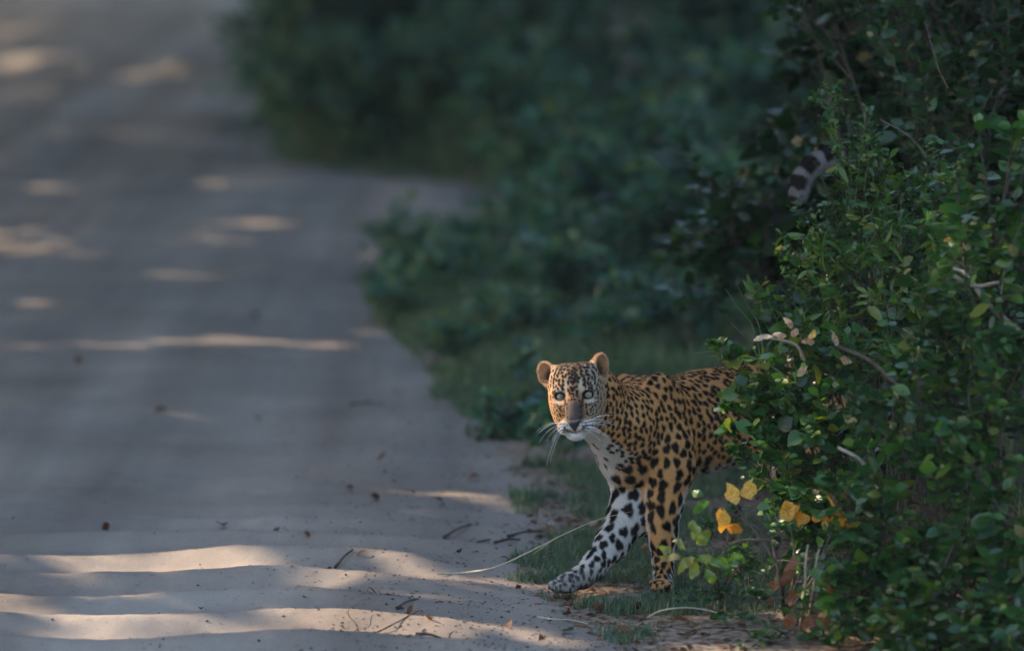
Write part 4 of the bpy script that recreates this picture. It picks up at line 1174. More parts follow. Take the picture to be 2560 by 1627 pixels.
# ---- materials
def mat_coat(name, rough):
    m, nt, b = new_mat(name)
    at = nt.nodes.new('ShaderNodeAttribute'); at.attribute_name = 'coat'
    nt.links.new(at.outputs['Color'], b.inputs['Base Color'])
    b.inputs['Roughness'].default_value = rough
    b.inputs['Specular IOR Level'].default_value = 0.12
    b.inputs['Sheen Weight'].default_value = 0.0
    tc = nt.nodes.new('ShaderNodeTexCoord')
    n2 = nt.nodes.new('ShaderNodeTexNoise'); n2.inputs['Scale'].default_value = 260; n2.inputs['Detail'].default_value = 3
    nt.links.new(tc.outputs['Object'], n2.inputs['Vector'])
    bp = nt.nodes.new('ShaderNodeBump'); bp.inputs['Strength'].default_value = 0.35; bp.inputs['Distance'].default_value = 0.004
    nt.links.new(n2.outputs['Fac'], bp.inputs['Height']); nt.links.new(bp.outputs[0], b.inputs['Normal'])
    return m
M_COAT = mat_coat('leopard coat', 0.75)

leopard = empty('leopard', tuple(BL(-0.35, 0, 0)))
tag(leopard, 'spotted leopard stepping out of the bush onto the sandy track', 'leopard')
LOC = np.array(leopard.location)
rgba = np.concatenate([coat, np.ones((len(coat), 1))], 1)
body_ob = mesh_ob('body', np_mesh('leopard_body', VERT - LOC, [QUADS], [M_COAT], True, {'coat': rgba}), leopard)

# ---- fur
def make_fur(n):
    r = np.random.default_rng(77)
    Q = QUADS; a = np.linalg.norm(np.cross(VERT[Q[:, 2]] - VERT[Q[:, 0]], VERT[Q[:, 3]] - VERT[Q[:, 1]]), axis=1)
    fc = VERT[Q].mean(1)
    a = a * (1 + 1.5 * (fc[:, 1] < 16.35))
    f = r.choice(len(Q), n, p=a / a.sum())
    u = r.random(n); v = r.random(n)
    wts = np.stack([(1 - u) * (1 - v), u * (1 - v), u * v, (1 - u) * v], -1)
    P = (VERT[Q[f]] * wts[..., None]).sum(1)
    N = (NRM[Q[f]] * wts[..., None]).sum(1); N /= np.linalg.norm(N, axis=1)[:, None]
    C = (coat[Q[f]] * wts[..., None]).sum(1)
    pt = part[Q[f][:, 0]]
    flow = np.zeros_like(P)
    h = (P - HC) @ HM.T
    b = (P - B0) @ BM.T
    flow[:] = -HEAD_DIR * 0.8 + np.array([0, 0, -0.5])
    legs = np.isin(pt, [4, 5, 6]); flow[legs] = np.array([0.1, 0.1, -1.0])
    hd = np.isin(pt, [2])
    rad = np.stack([h[:, 0], h[:, 1] + 0.06, np.zeros(n)], -1); rad /= np.linalg.norm(rad, axis=1)[:, None] + 1e-6
    flow[hd] = (rad @ HM)[hd] - HZ * 0.5
    chin = hd & (h[:, 1] < -0.09); flow[chin] = -HY
    ea = pt == 3; flow[ea] = (rad @ HM)[ea]
    tl = pt == 7; flow[tl] = np.array([-0.5, 0, -0.4])
    flow -= N * (flow * N).sum(1)[:, None]
    flow /= np.linalg.norm(flow, axis=1)[:, None] + 1e-6
    L = np.full(n, 0.0070)
    L[legs] = 0.0065
    L[hd] = 0.0026
    L[chin] = 0.007
    L[ea] = 0.007
    L[tl] = 0.014
    L[pt == 1] = 0.0052
    wbelly = smoothstep(0.40, 0.33, b[:, 2]) * np.isin(pt, [0]) * smoothstep(-0.04, -0.14, b[:, 0])
    L += 0.014 * wbelly
    wch = (b[:, 0] > 0.08) * np.isin(pt, [0, 1]) * (b[:, 2] < 0.5)
    L += 0.002 * wch
    L *= r.uniform(0.6, 1.25, n)
    lift = np.where(hd, 0.30, 0.38)[:, None] + r.normal(0, 0.1, (n, 1))
    D = flow + N * lift + r.normal(0, 0.16, (n, 3)); D /= np.linalg.norm(D, axis=1)[:, None]
    D2 = flow + N * lift * 0.2 + np.array([0, 0, -0.18]) + r.normal(0, 0.16, (n, 3)); D2 /= np.linalg.norm(D2, axis=1)[:, None]
    # no hair over the nose and the eyes
    keep = ~((np.abs(h[:, 0]) < 0.024) & (h[:, 1] < -0.072) & (h[:, 1] > -0.10) & (h[:, 2] > 0.095))
    for s in (-1, 1):
        keep &= ~((np.hypot(h[:, 0] - s * 0.0415, h[:, 1]) < 0.0185) & (h[:, 2] > 0))
    P, D, D2, L, C = P[keep], D[keep], D2[keep], L[keep][:, None], C[keep]
    n = len(P)
    K = np.stack([P - D * 0.001, P + D * L * 0.5, P + D * L * 0.5 + D2 * L * 0.5], 1)
    C = np.clip(C * r.uniform(0.75, 1.25, (n, 1)), 0, 1)
    cu = bpy.data.hair_curves.new('fur')
    cu.add_curves([3] * n)
    cu.attributes['position'].data.foreach_set('vector', (K - LOC).astype(np.float32).ravel())
    ra = cu.attributes.get('radius') or cu.attributes.new('radius', 'FLOAT', 'POINT')
    ra.data.foreach_set('value', np.tile(np.array([0.00050, 0.00040, 0.00010], dtype=np.float32), n))
    ca = cu.attributes.new('coat', 'FLOAT_COLOR', 'CURVE')
    ca.data.foreach_set('color', np.concatenate([C, np.ones((n, 1))], 1).astype(np.float32).ravel())
    cu.materials.append(mat_coat_hair)
    o = bpy.data.objects.new('fur', cu); link(o, leopard)
    return o
mat_coat_hair, _nt, _b = new_mat('leopard fur')
_at = _nt.nodes.new('ShaderNodeAttribute'); _at.attribute_name = 'coat'
_nt.links.new(_at.outputs['Color'], _b.inputs['Base Color']); _b.inputs['Roughness'].default_value = 0.75; _b.inputs['Specular IOR Level'].default_value = 0.08
make_fur(190000)

# ---- eyes
m_iris, nt, b = new_mat('leopard iris')
tc = nt.nodes.new('ShaderNodeTexCoord')
nzn = nt.nodes.new('ShaderNodeTexNoise'); nzn.inputs['Scale'].default_value = 700
nt.links.new(tc.outputs['Object'], nzn.inputs['Vector'])
rr = ramp(nt, [(0.3, (0.23, 0.205, 0.15)), (0.7, (0.34, 0.31, 0.23))], nzn.outputs['Fac']); nt.links.new(rr.outputs[0], b.inputs['Base Color'])
b.inputs['Roughness'].default_value = 0.12; b.inputs['Coat Weight'].default_value = 1.0; b.inputs['Coat Roughness'].default_value = 0.03
m_dark = mat_plain('leopard dark eye rim', (0.010, 0.008, 0.007), (0.018, 0.014, 0.012), 200, 0.15, spec=0.6)
def eyeball():
    V = []; Fq = []; mi = []
    th = [0, 0.11, 0.17, 0.42, 0.72, 1.0, 1.06, 1.3, 1.6, 2.2, 2.8]
    n = 24; R = 0.0132
    for t in th:
        bulge = 1.0 + 0.05 * max(0, 1 - t / 1.0)
        for j in range(n):
            a = 2 * math.pi * j / n
            V.append((R * math.sin(t) * math.cos(a), R * math.sin(t) * math.sin(a), R * math.cos(t) * bulge))
    for i in range(len(th) - 1):
        for j in range(n):
            Fq.append((i * n + j, (i + 1) * n + j, (i + 1) * n + (j + 1) % n, i * n + (j + 1) % n))
            mi.append(1 if th[i] < 0.16 else 0 if th[i] < 1.0 else 2)
    V = np.array(V); Fq = np.array(Fq); mi = np.array(mi)
    return np_mesh('eye', V, [Fq[mi == 2]], [m_dark]), np_mesh('iris', V, [Fq[mi == 0]], [m_iris]), np_mesh('pupil', V, [Fq[mi == 1]], [m_dark])
eye_me, iris_me, pupil_me = eyeball()
for sx in (-1, 1):
    e = mesh_ob('eye', eye_me, leopard)
    look = np.array([0, 0, CAM_H]) - EYES[sx]; look /= np.linalg.norm(look)
    A = axes(HX, look)
    Mx = Matrix(((A[0][0], A[1][0], A[2][0], EYES[sx][0] - LOC[0]), (A[0][1], A[1][1], A[2][1], EYES[sx][1] - LOC[1]), (A[0][2], A[1][2], A[2][2], EYES[sx][2] - LOC[2]), (0, 0, 0, 1)))
    e.matrix_local = Mx
    mesh_ob('iris', iris_me, e); mesh_ob('pupil', pupil_me, e)
# ---- nose leather: a broad triangle with nostril wings
m_nose = mat_plain('leopard nose leather', (0.022, 0.016, 0.016), (0.045, 0.034, 0.034), 400, 0.45, 0.3, 900)
prof = [(-0.0215, 0.0085), (-0.0175, 0.0100), (-0.009, 0.0070), (0.0, 0.0062), (0.009, 0.0070), (0.0175, 0.0100), (0.0215, 0.0085), (0.0165, -0.0015), (0.0105, -0.0085), (0.0055, -0.0140), (0.0022, -0.0200), (-0.0022, -0.0200), (-0.0055, -0.0140), (-0.0105, -0.0085), (-0.0165, -0.0015)]
NV = []; NF = []
rings = [(1.08, 0.098), (1.05, 0.113), (0.86, 0.1205), (0.45, 0.1225)]
for sc, z in rings:
    for x, y in prof:
        NV.append(HL(x * sc, -0.0835 + (y + 0.002) * sc - 0.002, z - 5.0 * x * x - 6.0 * max(0, -y - 0.008) ** 1 * 0.12) - LOC)
n = len(prof)
for i in range(len(rings) - 1):
    for j in range(n):
        NF.append((i * n + j, i * n + (j + 1) % n, (i + 1) * n + (j + 1) % n, (i + 1) * n + j))
NV.append(HL(0, -0.0825, 0.1228) - LOC)
NT = [((len(rings) - 1) * n + j, (len(rings) - 1) * n + (j + 1) % n, len(NV) - 1) for j in range(n)]
mesh_ob('nose', np_mesh('nose', np.array(NV), [np.array(NF)[:, ::-1], np.array(NT)[:, ::-1]], [m_nose]), leopard)


def tube_mesh(name, polylines, radii, mats, sides=5, point_attrs=None):
    """polylines: list of (n,3); radii: list of (n,)"""
    V = []; Fq = []; off = 0
    for P, R in zip(polylines, radii):
        P = np.asarray(P, float); n = len(P)
        T = np.gradient(P, axis=0); T /= np.linalg.norm(T, axis=1)[:, None] + 1e-12
        ref = np.array([0.31, 0.17, 0.93]) if abs(T[0] @ np.array([0.31, 0.17, 0.93])) < 0.9 else np.array([0.9, 0.3, 0.1])
        U = np.cross(T, ref); U /= np.linalg.norm(U, axis=1)[:, None] + 1e-12
        Bn = np.cross(T, U)
        a = np.arange(sides) * 2 * math.pi / sides
        ring = P[:, None, :] + np.asarray(R)[:, None, None] * (np.cos(a)[None, :, None] * U[:, None, :] + np.sin(a)[None, :, None] * Bn[:, None, :])
        V.append(ring.reshape(-1, 3))
        i = np.arange(n - 1)[:, None] * sides; j = np.arange(sides)[None, :]; j2 = (j + 1) % sides
        Fq.append((np.stack([i + j, i + j2, i + sides + j2, i + sides + j], -1).reshape(-1, 4) + off))
        off += n * sides
    return np_mesh(name, np.concatenate(V), [np.concatenate(Fq)], mats, True, point_attrs)
# ---- whiskers
m_whisk = mat_plain('whisker', (0.80, 0.80, 0.80), (0.86, 0.86, 0.86), 50, 0.35)
wr = np.random.default_rng(5)
for sx in (-1, 1):
    for k in range(11):
        row = k % 4; t = (k // 4) / 3.0
        x0 = sx * (0.030 + 0.014 * t); y0 = -0.079 - 0.0075 * row + 0.001 * wr.normal()
        m = (np.abs(hx - x0) < 0.004) & (np.abs(hy - y0) < 0.004)
        z0 = hz[m].max() if m.any() else 0.08
        Ln = wr.uniform(0.045, 0.100) * (1.0 if sx < 0 else 1.05)
        if sx < 0: out, rise, droop = 0.85 - 0.08 * row, 0.25 - 0.16 * row, 0.50 + 0.10 * row
        else: out, rise, droop = 0.95, 0.42 - 0.20 * row, 0.35 + 0.1 * row
        rise += wr.normal(0, 0.08)
        ss = np.linspace(0, 1, 9)
        pts_ = [HL(x0 + sx * out * Ln * s_, y0 + (rise * s_ - droop * s_ * s_) * Ln, z0 - 0.002 + Ln * (0.25 * s_ - 0.35 * s_ * s_)) - LOC for s_ in ss]
        mesh_ob('whisker', tube_mesh('whisker', [pts_], [np.linspace(0.00058, 0.00022, 9)], [m_whisk], 4), leopard)
    for k in range(1):      # above the eye
        x0 = sx * (0.046 + 0.006 * k); y0 = 0.022 + 0.004 * k
        pts_ = [HL(x0 + sx * 0.045 * s_, y0 + 0.05 * s_ - 0.02 * s_ * s_, 0.045 + 0.01 * s_) - LOC for s_ in np.linspace(0, 1, 7)]
        mesh_ob('whisker', tube_mesh('whisker', [pts_], [np.linspace(0.00035, 0.0002, 7)], [m_whisk], 4), leopard)
# ------------------------------------------------------------------ grass and litter
def grass(name, label, X, Y, L, wid, tint, mat, seed, lean=0.5):
    r = np.random.default_rng(seed); n = len(X)
    Z = ground_zs(X, Y) - 0.004
    a = r.uniform(0, 6.28, n); b_ = a + r.normal(0, 0.5, n)
    le = np.abs(r.normal(0, lean, n))
    side = np.stack([np.cos(a + 1.57), np.sin(a + 1.57), np.zeros(n)], -1) * (wid / 2)[:, None]
    dirm = np.stack([np.cos(a) * le * 0.35, np.sin(a) * le * 0.35, np.ones(n) * 0.6], -1)
    dirt = np.stack([np.cos(b_) * le * 1.0, np.sin(b_) * le * 1.0, np.maximum(1.0 - 0.45 * le ** 1.5, 0.12)], -1)
    B = np.stack([X, Y, Z], -1)
    V = np.stack([B - side, B + side, B + dirm * L[:, None] + side * 0.8, B + dirm * L[:, None] - side * 0.8, B + dirt * L[:, None]], 1).reshape(-1, 3)
    o = np.arange(n)[:, None] * 5
    me = np_mesh(name, V, [np.concatenate([o, o + 1, o + 2, o + 3], 1), np.concatenate([o + 3, o + 2, o + 4], 1)], [mat], True, {'tint': np.repeat(tint, 5)})
    return tag(mesh_ob(name, me), label, None, None, 'stuff')
M_GRASS = mat_leaf('grass blade', [(0.0, (0.045, 0.095, 0.062)), (0.45, (0.085, 0.150, 0.090)), (0.75, (0.16, 0.20, 0.11)), (0.9, (0.30, 0.28, 0.18)), (1.0, (0.45, 0.39, 0.26))], 0.5, 0.3)
gr = np.random.default_rng(51)
# short turf and weeds around the leopard's feet and along the near verge
n = 60000
Y = gr.uniform(14.6, 21.5, n); X = edge_x(Y) + np.abs(gr.normal(0, 0.55, n)) - 0.10
dens = fbm(X * 3.2, Y * 3.2) + 0.25 * fbm(X * 11, Y * 11)
e = X - edge_x(Y) + 0.10 * (fbm(X * 6, Y * 6) - 0.5)
k = (dens > 0.545 + 0.22 * smoothstep(0.25, -0.12, e) + 0.10 * smoothstep(15.4, 14.8, Y)) & (e > -0.16)
X, Y = X[k], Y[k]
grass('short_grass', 'short dull green grass on the verge around the leopard\'s paws', X, Y, gr.uniform(0.018, 0.060, len(X)) * (0.6 + fbm(X * 2, Y * 2)), gr.uniform(0.0020, 0.0042, len(X)), np.clip(gr.normal(0.42, 0.22, len(X)), 0, 1), M_GRASS, 52, 0.9)
# rougher grass on the verge farther back
n = 90000
Y = 20.5 + 32 * gr.random(n) ** 1.5; X = edge_x(Y) + np.abs(gr.normal(0, 1.0, n)) - 0.05
k = (fbm(X * 1.1, Y * 1.1) + 0.3 * fbm(X * 5, Y * 5) > 0.50) & (in_track(X, Y) < 0.10)
k &= ~((X > 0.15) & (Y < 27) & (fbm(X * 2.5, Y * 2.5) < 0.50))
X, Y = X[k], Y[k]
grass('verge_grass', 'rough blurred grass along the right edge of the track', X, Y, gr.uniform(0.06, 0.24, len(X)) * smoothstep(0.0, 0.5, X - edge_x(Y) + 0.15), gr.uniform(0.005, 0.012, len(X)), np.clip(gr.normal(0.45, 0.22, len(X)), 0, 0.95), M_GRASS, 53, 0.6)
# dry grass on the bank farther right
n = 26000
Y = gr.uniform(9.0, 27.0, n); X = edge_x(Y) + 1.3 + 6.0 * gr.random(n) ** 1.3
k = fbm(X * 1.3, Y * 1.3) + 0.3 * fbm(X * 6, Y * 6) > 0.58
X, Y = X[k], Y[k]
grass('bank_grass', 'dry tufty grass on the bank right of the bush', X, Y, gr.uniform(0.05, 0.22, len(X)), gr.uniform(0.004, 0.009, len(X)), np.clip(gr.normal(0.6, 0.25, len(X)), 0, 1), M_GRASS, 54, 0.7)
# fine dead litter under the bush
n = 9000
Y = gr.uniform(13.5, 18.5, n); X = edge_x(Y) + gr.uniform(-0.05, 2.8, n)
P = np.stack([X, Y, ground_zs(X, Y) + 0.004], -1)
D = gr.normal(0, 1, (n, 3)) * np.array([1, 1, 0.18]); N = np.array([0, 0, 1.0]) + gr.normal(0, 0.35, (n, 3))
tag(mesh_ob('leaf_litter', leaves_mesh('leaf_litter', P, leaf_frames(D, N), gr.uniform(0.012, 0.042, n), gr.random(n) ** 1.3, SIMPLE, M_DRY)), 'brown leaf litter under the bush and on the verge', None, None, 'stuff')
# crumbs of bark, leaf and soil scattered over the sand
M_CRUMB = mat_plain('dark crumb', (0.03, 0.025, 0.022), (0.10, 0.075, 0.055), 60, 0.9)
n = 7000
Y = 14.6 + 9 * gr.random(n) ** 1.6; e_ = np.abs(gr.normal(0, 0.8, n)); X = edge_x(Y) - e_ + 0.05
k = (X > -2.2) & (gr.random(n) < np.where(e_ > 0.9, 0.3, 1.0)); X, Y = X[k], Y[k]; n = len(X)
P = np.stack([X, Y, ground_zs(X, Y) + 0.001], -1)
D = gr.normal(0, 1, (n, 3)) * np.array([1, 1, 0.1]); N = np.array([0, 0, 1.0]) + gr.normal(0, 0.4, (n, 3))
tag(mesh_ob('sand_litter', leaves_mesh('sand_litter', P, leaf_frames(D, N), gr.uniform(0.004, 0.014, n) * np.where(gr.random(n) < 0.1, 1.6, 1), gr.random(n), SIMPLE, M_CRUMB)), 'dark crumbs of bark and leaf scattered over the sand', None, None, 'stuff')

# ------------------------------------------------------------------ fallen leaves one can pick out
def lying_leaf(name, px, py, size, label, tint, seed, mat=None, curl=1.0, cat='leaf', group='fallen leaves', tilt=0.35, lift=0.004, key='dry'):
    r = np.random.default_rng(seed)
    g = ground_at(px, py)
    z = ground_z(g[0], g[1])
    for _ in range(3):                      # meet the real surface along the line of sight
        c = np.array([0, 0, CAM_H]); v = g - c; t = (z - CAM_H) / v[2]; g = c + v * t; z = ground_z(g[0], g[1])
    T = leaf_template(r.uniform(0.24, 0.34), 0.30 * curl, -0.18 * curl, 4, 0.85)
    V = T[0].copy(); V[:, 0] -= 0.5; V[:, 2] += 0.10 * curl * np.sin(V[:, 0] * 5 + r.uniform(0, 3)); V[:, 1] += 0.12 * r.normal() * V[:, 0] ** 2 * 3
    V *= size
    me = np_mesh(name, V, [T[1], T[2]], [mat or M_DRY], True, {'tint': np.full(len(V), tint)})
    o = mesh_ob(name, me)
    o.rotation_euler = (r.normal(0, tilt), r.normal(0, tilt), r.uniform(0, 6.28))
    o.location = (g[0], g[1], z + lift + size * 0.10)
    return tag(o, label, cat, group)
FALLEN = [
    (645, 1052, .040, .15, 'grey-brown fallen leaf lying alone at mid height of the track'),
    (875, 1225, .040, .10, 'small dark fallen leaf above the purple one on the sand'),
    (935, 1252, .060, .05, 'purplish dark fallen leaf on the sand left of centre'),
    (1100, 1263, .055, .12, 'dull purple-brown fallen leaf near the middle of the sand'),
    (957, 1150, .045, .10, 'dark fallen leaf highest of the cluster left of the leopard\'s head'),
    (1028, 1236, .030, .10, 'dark fallen leaf between the purple leaf and the sunlit streak'),
    (1185, 1200, .050, .35, 'reddish-brown fallen leaf left of the chin plant'),
    (1290, 1180, .045, .30, 'red-brown fallen leaf at the grass edge under the leopard\'s chin'),
    (555, 1320, .060, .28, 'red-brown fallen leaf on the left half of the sand'),
    (695, 1318, .045, .00, 'bluish dark fallen leaf right of the red-brown one'),
    (905, 1378, .035, .32, 'small rust-coloured fallen leaf in the middle of the sand'),
    (768, 1362, .030, .18, 'tiny brown fallen leaf above the wavy sunlit ridge'),
    (265, 1325, .045, .05, 'dark fallen leaf in the shade on the far left'),
    (1395, 1378, .050, .30, 'brown fallen leaf left of the leopard\'s forward leg'),
    (1262, 1404, .040, .15, 'dark fallen leaf beside the straw stalk'),
    (1490, 1320, .060, .85, 'pale orange fallen leaf behind the forward leg'),
    (1610, 1392, .075, .62, 'bright orange-red fallen leaf between the leopard\'s front legs'),
    (1535, 1408, .055, .95, 'pale straw-coloured fallen leaf below the forward leg'),
    (1450, 1515, .055, .72, 'pinkish-tan upright fallen leaf in front of the paws'),
    (1495, 1532, .060, .25, 'curled dark brown fallen leaf in front of the paws'),
    (1600, 1530, .060, .20, 'brown fallen leaf at the feet right of the curled one'),
    (1700, 1560, .055, .30, 'brown fallen leaf under the arching straw'),
    (1070, 1552, .045, .60, 'tan fallen leaf at the tip of the bottom twig'),
    (930, 1498, .035, .05, 'dark green-grey fallen leaf above the bottom twig'),
    (1030, 1520, .045, .05, 'dark twiggy fallen leaf on the sunlit bottom sand'),
    (1130, 1600, .040, .25, 'brown fallen leaf on the bottom edge of the sand'),
    (1275, 1570, .045, .45, 'grey-violet fallen leaf near the lower right of the sand'),
    (1350, 1600, .050, .20, 'curled brown fallen leaf near the bottom edge'),
    (1560, 1590, .060, .35, 'russet fallen leaf at the bottom in front of the bush'),
    (1785, 1540, .060, .30, 'brown fallen leaf at the foot of the bush'),
    (305, 1518, .030, .10, 'small black fallen leaf between the lit ridges at lower left'),
    (503, 1517, .030, .20, 'small brown fallen leaf between the lit ridges, right of the black one'),
    (195, 908, .075, .15, 'blurred dark fallen leaf at left mid height of the track'),
    (403, 1034, .060, .15, 'blurred dark fallen leaf left of the grey-brown one'),
    (638, 795, .080, .15, 'blurred dark fallen leaf near the pale streaks of the track'),
]
for k, (px, py, sz, tn, lab) in enumerate(FALLEN):
    lying_leaf('fallen_leaf', px, py, sz, lab, tn, 2000 + k, curl=1.2)
lying_leaf('fallen_leaf', 1420, 1583, 0.052, 'dark green fallen leaf lying at the lower right of the sand', 0.2, 2100, M_LEAF, 0.6)

# ------------------------------------------------------------------ twigs and stalks
def on_ground(px, py, lift=0.004):
    g = ground_at(px, py); z = ground_z(g[0], g[1])
    for _ in range(3):
        c = np.array([0, 0, CAM_H]); v = g - c; t = (z - CAM_H) / v[2]; g = c + v * t; z = ground_z(g[0], g[1])
    return np.array([g[0], g[1], z + lift])
def catm(pts, n=5):
    pts = [np.asarray(p, float) for p in pts]
    pts = [2 * pts[0] - pts[1]] + pts + [2 * pts[-1] - pts[-2]]
    out = []
    for i in range(1, len(pts) - 2):
        for j in range(n):
            t = j / n; p0, p1, p2, p3 = pts[i - 1:i + 3]
            out.append(0.5 * (2 * p1 + (p2 - p0) * t + (2 * p0 - 5 * p1 + 4 * p2 - p3) * t * t + (3 * p1 - p0 - 3 * p2 + p3) * t ** 3))
    out.append(pts[-2])
    return np.array(out)
def rod(name, lines, label, cat, mat, r0, r1, parent_loc=None, group=None, parts=('stem', 'side_shoot')):
    root = empty(name, tuple(lines[0][0]))
    tag(root, label, cat, group)
    L0 = np.array(root.location)
    for i, ln in enumerate(lines):
        q = catm(ln); k_ = 1.0 if i == 0 else 0.6
        mesh_ob(parts[0] if i == 0 else parts[1], tube_mesh(name, [q - L0], [np.linspace(r0, r1, len(q)) * k_], [mat], 5), root)
    return root
# bare branching twig in front, on the sand
p0 = on_ground(800, 1596)
rod('bare_twig', [[on_ground(800, 1596), on_ground(925, 1590), on_ground(985, 1570) + np.array([0, 0, .006]), on_ground(1045, 1558) + np.array([0, 0, .010]), on_ground(1058, 1548) + np.array([0, 0, .012])],
                  [on_ground(873, 1594), W(892, 1572, 15.05), W(889, 1557, 15.06), W(872, 1538, 15.08), W(873, 1522, 15.1), W(897, 1507, 15.15)],
                  [on_ground(987, 1570), W(978, 1552, 15.2), W(960, 1535, 15.25)]],
    'thin bare forked twig lying on the sunlit sand at the bottom', 'twig', M_BARK, 0.0032, 0.0014)
rod('bare_twig', [[on_ground(852, 1592), W(855, 1575, 15.05), W(857, 1562, 15.06)]], 'short upright twig stub at the foot of the forked twig', 'twig', M_BARK, 0.0024, 0.0014)
for a, b_, lab in (((1110, 1324), (1178, 1318), 'short dark stick on the sand, left of the leopard\'s forward leg'), ((1145, 1364), (1225, 1352), 'dark stick above the straw stalk'), ((1236, 1360), (1300, 1353), 'thin dark stick right of the stick above the straw'),
                   ((1270, 1340), (1372, 1330), 'long thin stick in the shade at the grass edge'), ((992, 1527), (1040, 1512), 'dark bent stick on the lower middle sand'), ((838, 1418), (882, 1412), 'thin dark stick above the lit ridges'),
                   ((872, 1020), (962, 1014), 'blurred stick lying at mid height of the track'), ((1040, 1608), (1110, 1604), 'dark stick at the bottom edge of the sand')):
    A_, B_ = on_ground(*a, 0.006), on_ground(*b_, 0.006)
    rod('fallen_stick', [[A_, (A_ + B_) / 2 + np.array([0, 0, 0.006]), B_]], lab, 'stick', M_BARK, 0.0055, 0.0030, group='sticks on the sand')
# straw stalk in front of the forward leg, running back past the upright leg
rod('straw_stalk', [[on_ground(1095, 1434, .008), on_ground(1165, 1437, .010), W(1240, 1416, 15.95), W(1330, 1375, 15.82), W(1420, 1330, 15.72), W(1500, 1297, 15.66), W(1580, 1278, 15.62)],
                    [W(1330, 1376, 15.83), W(1300, 1390, 15.86), W(1265, 1416, 15.9)], [W(1385, 1347, 15.76), W(1350, 1372, 15.8), W(1335, 1382, 15.82)]],
    'long pale dry straw stalk crossing in front of the leopard\'s legs', 'grass stalk', M_STRAW, 0.0034, 0.0003, parts=('stalk', 'seed_spike'))
rod('straw_stalk', [[on_ground(1620, 1545), W(1655, 1525, 15.2), W(1720, 1518, 15.2), W(1790, 1530, 15.2), W(1830, 1555, 15.2)]], 'arching straw stalk on the ground right of the paws', 'grass stalk', M_STRAW, 0.0030, 0.0014, parts=('stalk', 'seed_spike'))
rod('straw_stalk', [[on_ground(1345, 1545), on_ground(1385, 1555, .01), on_ground(1430, 1556, .008), on_ground(1470, 1562)]], 'short yellowish curved stalk at the sand edge', 'grass stalk', M_STRAW, 0.0028, 0.0014, parts=('stalk', 'seed_spike'))
# thin dark grass arching before the paws
rr_ = np.random.default_rng(61)
for k in range(16):
    x0 = rr_.uniform(1540, 1690); s_ = on_ground(x0, rr_.uniform(1440, 1480))
    L_ = rr_.uniform(0.10, 0.22); a = rr_.choice([-1, -1, 1]) * rr_.uniform(0.5, 1.0)
    e = s_ + np.array([a * L_, rr_.normal(0, 0.04), L_ * rr_.uniform(0.05, 0.5)]); m_ = s_ + np.array([a * L_ * 0.4, 0, L_ * rr_.uniform(0.5, 0.8)])
    o = mesh_ob('grass_blade', tube_mesh('grass_blade', [bezier(s_, m_, e, 9) - s_], [np.linspace(0.0013, 0.0005, 9)], [M_GREEN_STEM], 3), None, tuple(s_))
    tag(o, 'thin dark grass blade arching over the ground at the leopard\'s paws', 'grass blade', 'arching grass blades at the paws')
# stiff shoots above the glossy sprays
for k, ln in enumerate(([(1730, 884), (1780, 880), (1812, 872)], [(1760, 840), (1785, 862), (1812, 872), (1838, 878)], [(1802, 848), (1806, 862), (1812, 872)], [(1826, 806), (1858, 838), (1880, 862)], [(1814, 722), (1845, 770), (1880, 812)], [(1838, 705), (1870, 765), (1898, 815)])):
    labs = ['thin pale shoot pointing left above the leopard\'s back', 'thin shoot pointing up-left in the sprig above the leopard\'s back', 'shortest shoot of the sprig above the leopard\'s back', 'thin shoot rising between the sprig and the sharp bush', 'tall thin green shoot left of the sharp bush, left of a pair', 'tall thin green shoot left of the sharp bush, right of a pair']
    pts_ = [W(x, y, 15.72 + 0.02 * k) for x, y in ln[::-1]]
    pts_ = [W(1880 + 6 * k, 900, 15.72)] + pts_ if k else [W(1850, 884, 15.7)] + pts_
    q = catm(pts_)
    tag(mesh_ob('thin_shoot', tube_mesh('thin_shoot', [q - q[0]], [np.linspace(0.0022, 0.0010, len(q))], [M_GREEN_STEM], 4), None, tuple(q[0])), labs[k], 'shoot', 'bare shoots beside the bush')

# ------------------------------------------------------------------ plant with yellowed leaves in front of the bush
foot = on_ground(1960, 1540)
ypl = empty('yellow_leaved_plant', tuple(foot))
tag(ypl, 'woody little plant with glowing yellow-orange leaves right of the leopard', 'plant')
YD = 15.0
stems = [[foot, W(1950, 1450, YD), W(1925, 1350, YD), W(1870, 1305, YD), W(1810, 1275, YD), W(1775, 1250, YD)], [foot, W(1950, 1430, YD), W(1890, 1330, YD), W(1848, 1280, YD), W(1838, 1256, YD)],
         [foot, W(1985, 1450, YD), W(1985, 1370, YD), W(1975, 1310, YD)], [foot, W(2030, 1450, YD), W(2070, 1350, YD), W(2085, 1262, YD)], [W(1925, 1350, YD), W(1860, 1350, YD), W(1820, 1362, YD), W(1820, 1340, YD)],
         [foot, W(2040, 1420, YD), W(2105, 1330, YD), W(2115, 1290, YD)]]
for s_ in stems:
    q = catm(s_)
    mesh_ob('stem', tube_mesh('stem', [q - foot], [np.linspace(0.0050, 0.0022, len(q))], [M_BARK], 6), ypl)
